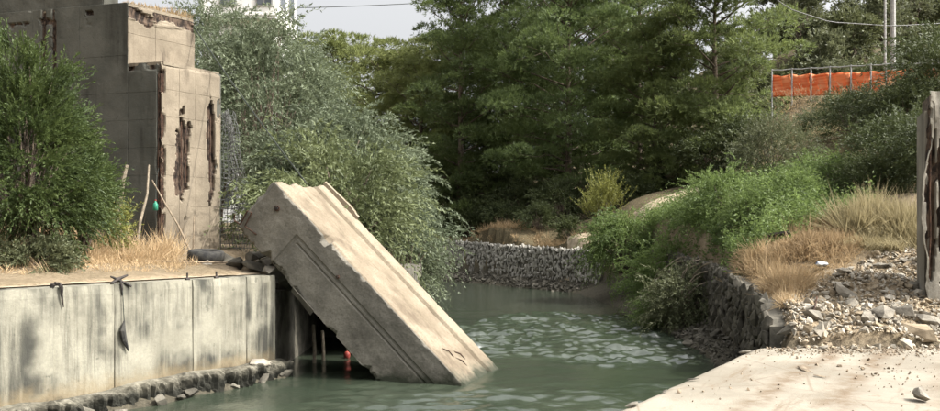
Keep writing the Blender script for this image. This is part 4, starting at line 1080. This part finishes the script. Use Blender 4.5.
# straw tussocks next to the pier stump
GT = 'straw tussocks'
for k, (px, d, lab, sc) in enumerate([(893, 15.6, 'big drooping straw tussock leaning against the pier stump', 1.0), (872, 16.6, 'pale straw tussock uphill of the drooping one', .8), (845, 16.2, 'thin straw tussock above the brown brush', .7)]):
    r = np.random.default_rng(90 + k); n = 150; t = thing('grass_tussock', lab, 'tussock', (0, 0, 0), GT)
    q = np.linspace(0, 1, 6)
    az = r.uniform(0, 6.28, n); d0 = norm(np.stack([np.cos(az) * .6 - .35, np.sin(az) * .6 - .2, np.full(n, 1.)], -1)); ln = r.uniform(.5, 1.05, n)
    b0 = r.normal(0, .1, (n, 3)) * [1, 1, 0]
    S = np.repeat(np.arange(n), 6); Q = np.tile(q, n)
    pos = b0[S] + d0[S] * (ln[S] * Q)[:, None] - np.array([0, 0, .75]) * (ln[S] * Q ** 2.2)[:, None]
    wd = norm(np.cross(d0, [0, 0, 1.])) * .009
    Vt = np.stack([pos - wd[S] * (1.05 - Q)[:, None], pos + wd[S] * (1.05 - Q)[:, None]], 1).reshape(-1, 3)
    Ft = []
    a = (np.arange(n) * 12)[:, None] + (np.arange(5) * 2)[None]
    Ft = np.stack([a, a + 1, a + 3, a + 2], -1).reshape(-1, 4)
    mk('blades', Vt, Ft, M['straw'], t, False, {'tint': ('FACE', np.repeat(r.random(n), 5))}, True)
    MB().tube([(0, 0, -.08), (0, 0, .02), (0, 0, .12)], [.16, .13, .03], 8).build('root_clump', M['dry_brown'] if False else M['wood'], t, local=True)
    put(t, X_of(px, d), d, sc=sc, sink=0)

# ---------------------------------------------------------------- far hillside trees
GH = 'trees on the far hillside'
h0 = shrub('hill_tree', 'rounded dull green tree on the far hillside above the orange fence', 'tree', 271, (2.6, 2.6, 2.4, 2.6), 'hill', 46, 12, 18, 1.1, .25, .30, .12, GH, stem_r=.12)
h1 = shrub('hill_tree', 'rounded dull green tree on the far hillside above the orange fence', 'tree', 272, (2.2, 2.2, 2.9, 3.0), 'shrub', 46, 12, 18, 1.0, .15, .30, .11, GH, stem_r=.12)
r = np.random.default_rng(12); k = 0
ORD = ['first', 'second', 'third', 'fourth', 'fifth', 'sixth', 'seventh', 'eighth', 'ninth']
for row, d0 in enumerate((52, 58, 66, 74, 83, 92, 102)):
    pxs = [px + r.uniform(-12, 12) for px in np.arange(732 if d0 > 55 else 780, 972, 46 if d0 < 70 else 36)]
    for j, px in enumerate(pxs):
        d = d0 + r.uniform(-2.5, 2.5); src = (h0, h1)[k % 2]
        o = src if k < 2 else copy_tree(src)
        o['label'] = '%s tree from the left in the %s row of trees on the far hillside' % (ORD[j], ['front', 'second', 'third', 'fourth', 'fifth', 'sixth', 'topmost'][row])
        put(o, X_of(px, d), d, rot=r.uniform(0, 6), sc=r.uniform(.75, 1.25) * (1 if d > 60 else .72)); k += 1

# ---------------------------------------------------------------- orange fence, poles, wires, building
fn = thing('safety_fence', 'grey metal railing hung with orange safety net on the embankment', 'fence', at(838, 95, 35))
posts = []
for px, d in ((772, 36.8), (792, 36.2), (811, 35.6), (830, 35.0), (851, 34.4), (871, 33.8), (886, 33.4), (908, 32.8), (932, 32.2), (958, 31.6)):
    ytop = np.interp(px, [772, 886, 960], [69.5, 63.5, 61]); p = at(px, ytop, d); gzv = float(ground_z(p[0], p[1])); posts.append((p, gzv))
    MB().tube([(p[0], p[1], gzv - .2), (p[0], p[1], p[2] + .02)], .035, 8).build('post', M['grey_metal'], fn)
for i in range(len(posts) - 1):
    a, b = posts[i][0], posts[i + 1][0]
    MB().tube([a - [0, 0, .02], (a + b) / 2 - [0, 0, .05], b - [0, 0, .02]], .028, 6).build('top_rail', M['grey_metal'], fn)
    if i < 7 or i >= 7:
        nu, nv = 20, 10; V = []
        for u in np.linspace(.01, .99, nu):
            for v in np.linspace(0, 1, nv):
                q = a * (1 - u) + b * u; top = q[2] - .24 - .05 * math.sin(u * math.pi) + .02 * math.sin(u * 9 + i); bot = q[2] - 1.22
                V.append((q[0] + .04 * math.sin(u * 14 + v * 3 + i), q[1] + .09 + .04 * math.sin(v * 9 + u * 6 + i * 2), bot * (1 - v) + top * v))
        o = mk('orange_net', V, grid_faces(nu, nv), M['orange'], fn, True); md = o.modifiers.new('s', 'SOLIDIFY'); md.thickness = .012

def pole(px, d, rad, label, ztop, name='utility_pole'):
    x = X_of(px, d); g0 = float(ground_z(x, d)); t = thing(name, label, 'pole', (x, d, g0), 'poles by the fence')
    MB().tube([(x, d, g0 - .3), (x, d, ztop)], [rad, rad * .8], 10).build('shaft', M['grey_metal'], t)
    MB().tube([(x, d, g0 - .1), (x, d, g0 + .25)], [rad * 1.6, rad * 1.3], 10).build('footing', M['rock_grey'], t)
    MB().tube([(x - .5, d, ztop - .3), (x + .5, d, ztop - .3)], .03, 6).build('crossarm', M['grey_metal'], t)
    return np.array([x, d, ztop])
e1 = pole(885, 35.5, .055, 'thin grey pole standing behind the orange fence', 16.8)
e2 = pole(893, 36.0, .12, 'thicker grey concrete pole beside the thin one', 17.2)
def wire(label, pts, rad, mat='cable', sag=0., n=24, name='overhead_wire'):
    pts = np.asarray(pts, float); t = np.linspace(0, len(pts) - 1, n)
    P = np.stack([np.interp(t, np.arange(len(pts)), pts[:, k]) for k in range(3)], -1)
    f = t - np.floor(t); f = np.where(t == len(pts) - 1, 0, f); P[:, 2] -= sag * 4 * f * (1 - f)
    return tag(MB().tube(P, rad, 5).build(name, M[mat]), label, 'wire')
wire('pale overhead wire sagging from the poles across the slope pine top', [at(735, -30, 34), at(790, 9, 34.5), at(830, 22, 35), at(893, 26, 35.9), at(1000, 20, 37)], .022, 'wire')
wire('thin wire crossing the pale sky above the yellow pines', [at(150, 8, 62), at(480, -1, 66), at(700, -10, 68)], .03, 'cable', .3)
# cable from pier to slab
ca = np.array([*(cB + LD * (lenB - .02) + LN * .01), at(0, 25, 17.28)[2]]); cb = spt(SL - .02, .0, 1.2)
wire('dark cable stretched from the pier top down to the slab end', [ca, cb], .014, 'cable', .06, name='steel_cable')

# white building far behind
bld = thing('apartment_building', 'white apartment building corner showing above the silver trees', 'building', (-17, 56, 3))
bx0, bx1, by0, by1, bz1 = -17.2, X_of(276, 52), 52.0, 58.3, 24.0
MB().box(((bx0 + bx1) / 2 - .3, (by0 + by1) / 2 + .6, 8.9), (bx1 - bx0 - .6, by1 - by0, 17.0)).build('lower_storeys', M['white_paint'], bld)
zb_ = at(0, 18, 52)[2]
MB().box(((bx0 + bx1) / 2, (by0 + by1) / 2, (zb_ + bz1) / 2), (bx1 - bx0, by1 - by0, bz1 - zb_)).build('upper_storey', M['white_paint'], bld)
MB().box(((bx0 + bx1) / 2, (by0 + by1) / 2, zb_ + .25), (bx1 - bx0 + .12, by1 - by0 + .12, .14)).build('band', M['white_paint'], bld)
MB().box(((bx0 + bx1) / 2, (by0 + by1) / 2, bz1 + .1), (bx1 - bx0 + .5, by1 - by0 + .5, .2)).build('roof', M['white_paint'], bld)
for k in range(2):
    xw = bx1 - .75 - k * 2.3; zc = zb_ + 1.7
    w = MB().box((xw, by0 - .01, zc), (1.1, .10, 1.9)).build('window', M['grey_metal'], bld)
    wc = np.array(w.parent.location)
    for j in (-1, 1):
        MB().box((xw + j * .25, by0 - .075, zc), (.42, .03, 1.7)).build('pane', M['glass'], w, local=True).location = tuple(-wc)
    for zc2 in (5, 8.5, 12): MB().box((xw - .6, by0 + .58, zc2), (1.1, .08, 1.5)).build('window', M['glass'], bld)

for k in range(2):
    yw = by0 + 1.7 + k * 2.6; zc = zb_ + 2.3
    w = MB().box((bx1 + .01, yw, zc), (.10, 1.7, 2.6)).build('window', M['grey_metal'], bld); wc = np.array(bld.location)
    for j in (-1, 0, 1): MB().box((bx1 + .075, yw + j * .53, zc), (.03, .42, 2.35)).build('pane', M['glass'], w, local=True).location = tuple(-wc)
# ---------------------------------------------------------------- small things
def torus(c, R, rr, axis_tilt=(0, 0, 0), nu=28, nv=10):
    u = np.arange(nu) * 2 * np.pi / nu; v = np.arange(nv) * 2 * np.pi / nv
    U, V = np.meshgrid(u, v, indexing='ij'); cv = np.cos(V); svv = np.sin(V)
    P = np.stack([(R + rr * np.sign(cv) * np.abs(cv) ** .7) * np.cos(U), (R + rr * np.sign(cv) * np.abs(cv) ** .7) * np.sin(U), rr * 1.25 * np.sign(svv) * np.abs(svv) ** .6], -1).reshape(-1, 3)
    from mathutils import Euler
    Rm = np.array(Euler(axis_tilt).to_matrix()); i, j = np.meshgrid(np.arange(nu), np.arange(nv), indexing='ij')
    F = np.stack([i * nv + j, ((i + 1) % nu) * nv + j, ((i + 1) % nu) * nv + (j + 1) % nv, i * nv + (j + 1) % nv], -1).reshape(-1, 4)
    return P @ Rm.T + np.asarray(c), F
tx, ty = X_of(206, 15.0), 15.0; tz = float(ground_z(tx, ty))
ty_t = thing('tyre', 'old grey tyre lying flat at the foot of the concrete pier', 'tyre', (tx, ty, tz))
V, F = torus((tx, ty, tz + .11), .25, .085, (.08, .05, 0)); mk('tread', V, F, M['tyre'], ty_t, True)
V, F = torus((tx, ty, tz + .13), .17, .03, (.08, .05, 0)); mk('rim', V, F, M['rust'], ty_t, True)
# wire net draped beside the pier
wn = thing('wire_net', 'grey wire net draped beside the sunlit pier face', 'net', (*(eA + [.2, .1]), 2.2))
for lay in range(2):
    nu, nv = 11, 34; V = []
    for i in range(nu):
        for j in range(nv):
            u, v = i / (nu - 1), j / (nv - 1); z = 5.05 * v + 1.95 * (1 - v)
            wdt = .70 * (1 - .55 * v ** 1.5); x = eA[0] - .12 + wdt * u + .02 * math.sin(j * .7 + lay) + lay * .03
            y = eA[1] + .15 + .25 * math.sin(u * 5 + lay) * (1 - .4 * v) + .12 * math.sin(v * 7 + u * 4 + lay * 2) + lay * .12
            V.append((x + .022 * (j % 2) * (1 if i % 2 else -1), y, z + .012 * (i % 2)))
    o = mk('mesh_layer', V, grid_faces(nu, nv), M['wire'], wn); md = o.modifiers.new('w', 'WIREFRAME'); md.thickness = .011; md.use_replace = True
# green bottle hanging at the pier corner
gp = at(155.5, 206, 15.85)
bt = thing('green_bottle', 'small green plastic bottle hanging at the pier corner', 'bottle', gp)
zz = np.array([-.085, -.08, .03, .055, .075, .10]); rr_ = np.array([.03, .048, .05, .035, .016, .016])
MB().tube(np.stack([0 * zz, 0 * zz, zz], -1) + gp, rr_, 12).build('body', M['green_plastic'], bt, True)
MB().tube([gp + [0, 0, .10], gp + [0, 0, .125]], .02, 10).build('cap', M['red_plastic'], bt)
MB().tube([gp + [0, 0, .12], gp + [.0, .02, .4], gp + [.02, .1, .75]], .005, 4).build('string', M['cable'], bt)
# dead branches leaning on the pier
def stick(label, pts, r0, r1, name='dead_branch', mat='bark_pale', cat='branch'):
    return tag(MB().tube(pts, np.linspace(r0, r1, len(pts)), 6).build(name, M[mat]), label, cat)
def gnd(px, d): x = X_of(px, d); return np.array([x, d, float(ground_z(x, d))])
stick('pale crooked dead branch standing at the pier corner', [gnd(136, 15.1) - [0, 0, .05], at(140, 222, 15.2), at(147, 195, 15.4), at(149, 165, 15.6)], .035, .018)
stick('long thin dead branch leaning across the lit pier face', [gnd(193, 15.75) - [0, 0, .04], at(178, 225, 15.75), at(166, 205, 15.72), at(152, 180, 15.75)], .022, .012, mat='wood')
stick('upright dead stick against the pier below its cracks', [gnd(193, 15.95) - [0, 0, .04], at(193.5, 235, 15.95), at(194, 215, 16.0)], .016, .01, mat='wood')
stick('pale stick slanting up beside the pier towards the slab', [gnd(197, 15.6) - [0, 0, .04], at(207, 236, 15.7), at(219, 208, 15.9)], .018, .01)
a, b = gnd(128, 13.9), gnd(236, 14.9)
stick('long thin pole lying on the quay ground near the tyre', [a + [0, 0, .03], (gnd(160, 14.2)) + [0, 0, .05], gnd(200, 14.5) + [0, 0, .05], b + [0, 0, .05]], .022, .016, 'fallen_pole', 'wood', 'pole')
stick('pale bleached trunk piece between the conifer and the pier', [gnd(118, 14.8) - [0, 0, .05], at(118, 215, 14.9), at(123, 180, 15.0), at(127, 165, 15.05)], .06, .03, mat='bark_pale')
# litter
bp = gnd(822, 15.2); bp[2] += .12
lb = lump('plastic_bag', 'blue and white crumpled plastic bag in the brown brush', 'bag', bp, .34, 'bag', 351, (1.4, .8, .6))
stick('dark pipe lying in the weeds above the dry grass', [gnd(768, 17.4) + [0, 0, .22], gnd(790, 17.2) + [0, 0, .2]], .05, .05, 'pipe', 'iron', 'pipe')
fb = gnd(700, 18); 
# stakes and float in the shade under the slab
for k, (px, py, d) in enumerate([(313, 338, 15.4), (322, 344, 15.7)]):
    p = at(px, py, d); stick(['left wooden stake standing in the water under the slab', 'right wooden stake standing in the water under the slab'][k], [(p[0], p[1], -1.0), (p[0] + .03, p[1], p[2] * .5), (p[0], p[1] + .03, p[2] + .25)], .04, .03, 'mooring_stake', 'bark_pale', 'stake')
fp = np.array([X_of(347, 16.0), 16.0, .04])
ft = thing('float', 'faded red float on the water under the slab', 'float', fp)
zz = np.linspace(-.13, .16, 9); zz = zz * .6; rr_ = .065 * np.sqrt(np.clip(1 - ((zz - .009) / .09) ** 2, .02, 1))
MB().tube(np.stack([0 * zz, 0 * zz, zz], -1) + fp, rr_, 14).build('body', M['red_plastic'], ft, True)
MB().tube([fp + [0, 0, .085], fp + [0, 0, .125]], .018, 8).build('eyelet', M['rust'], ft)
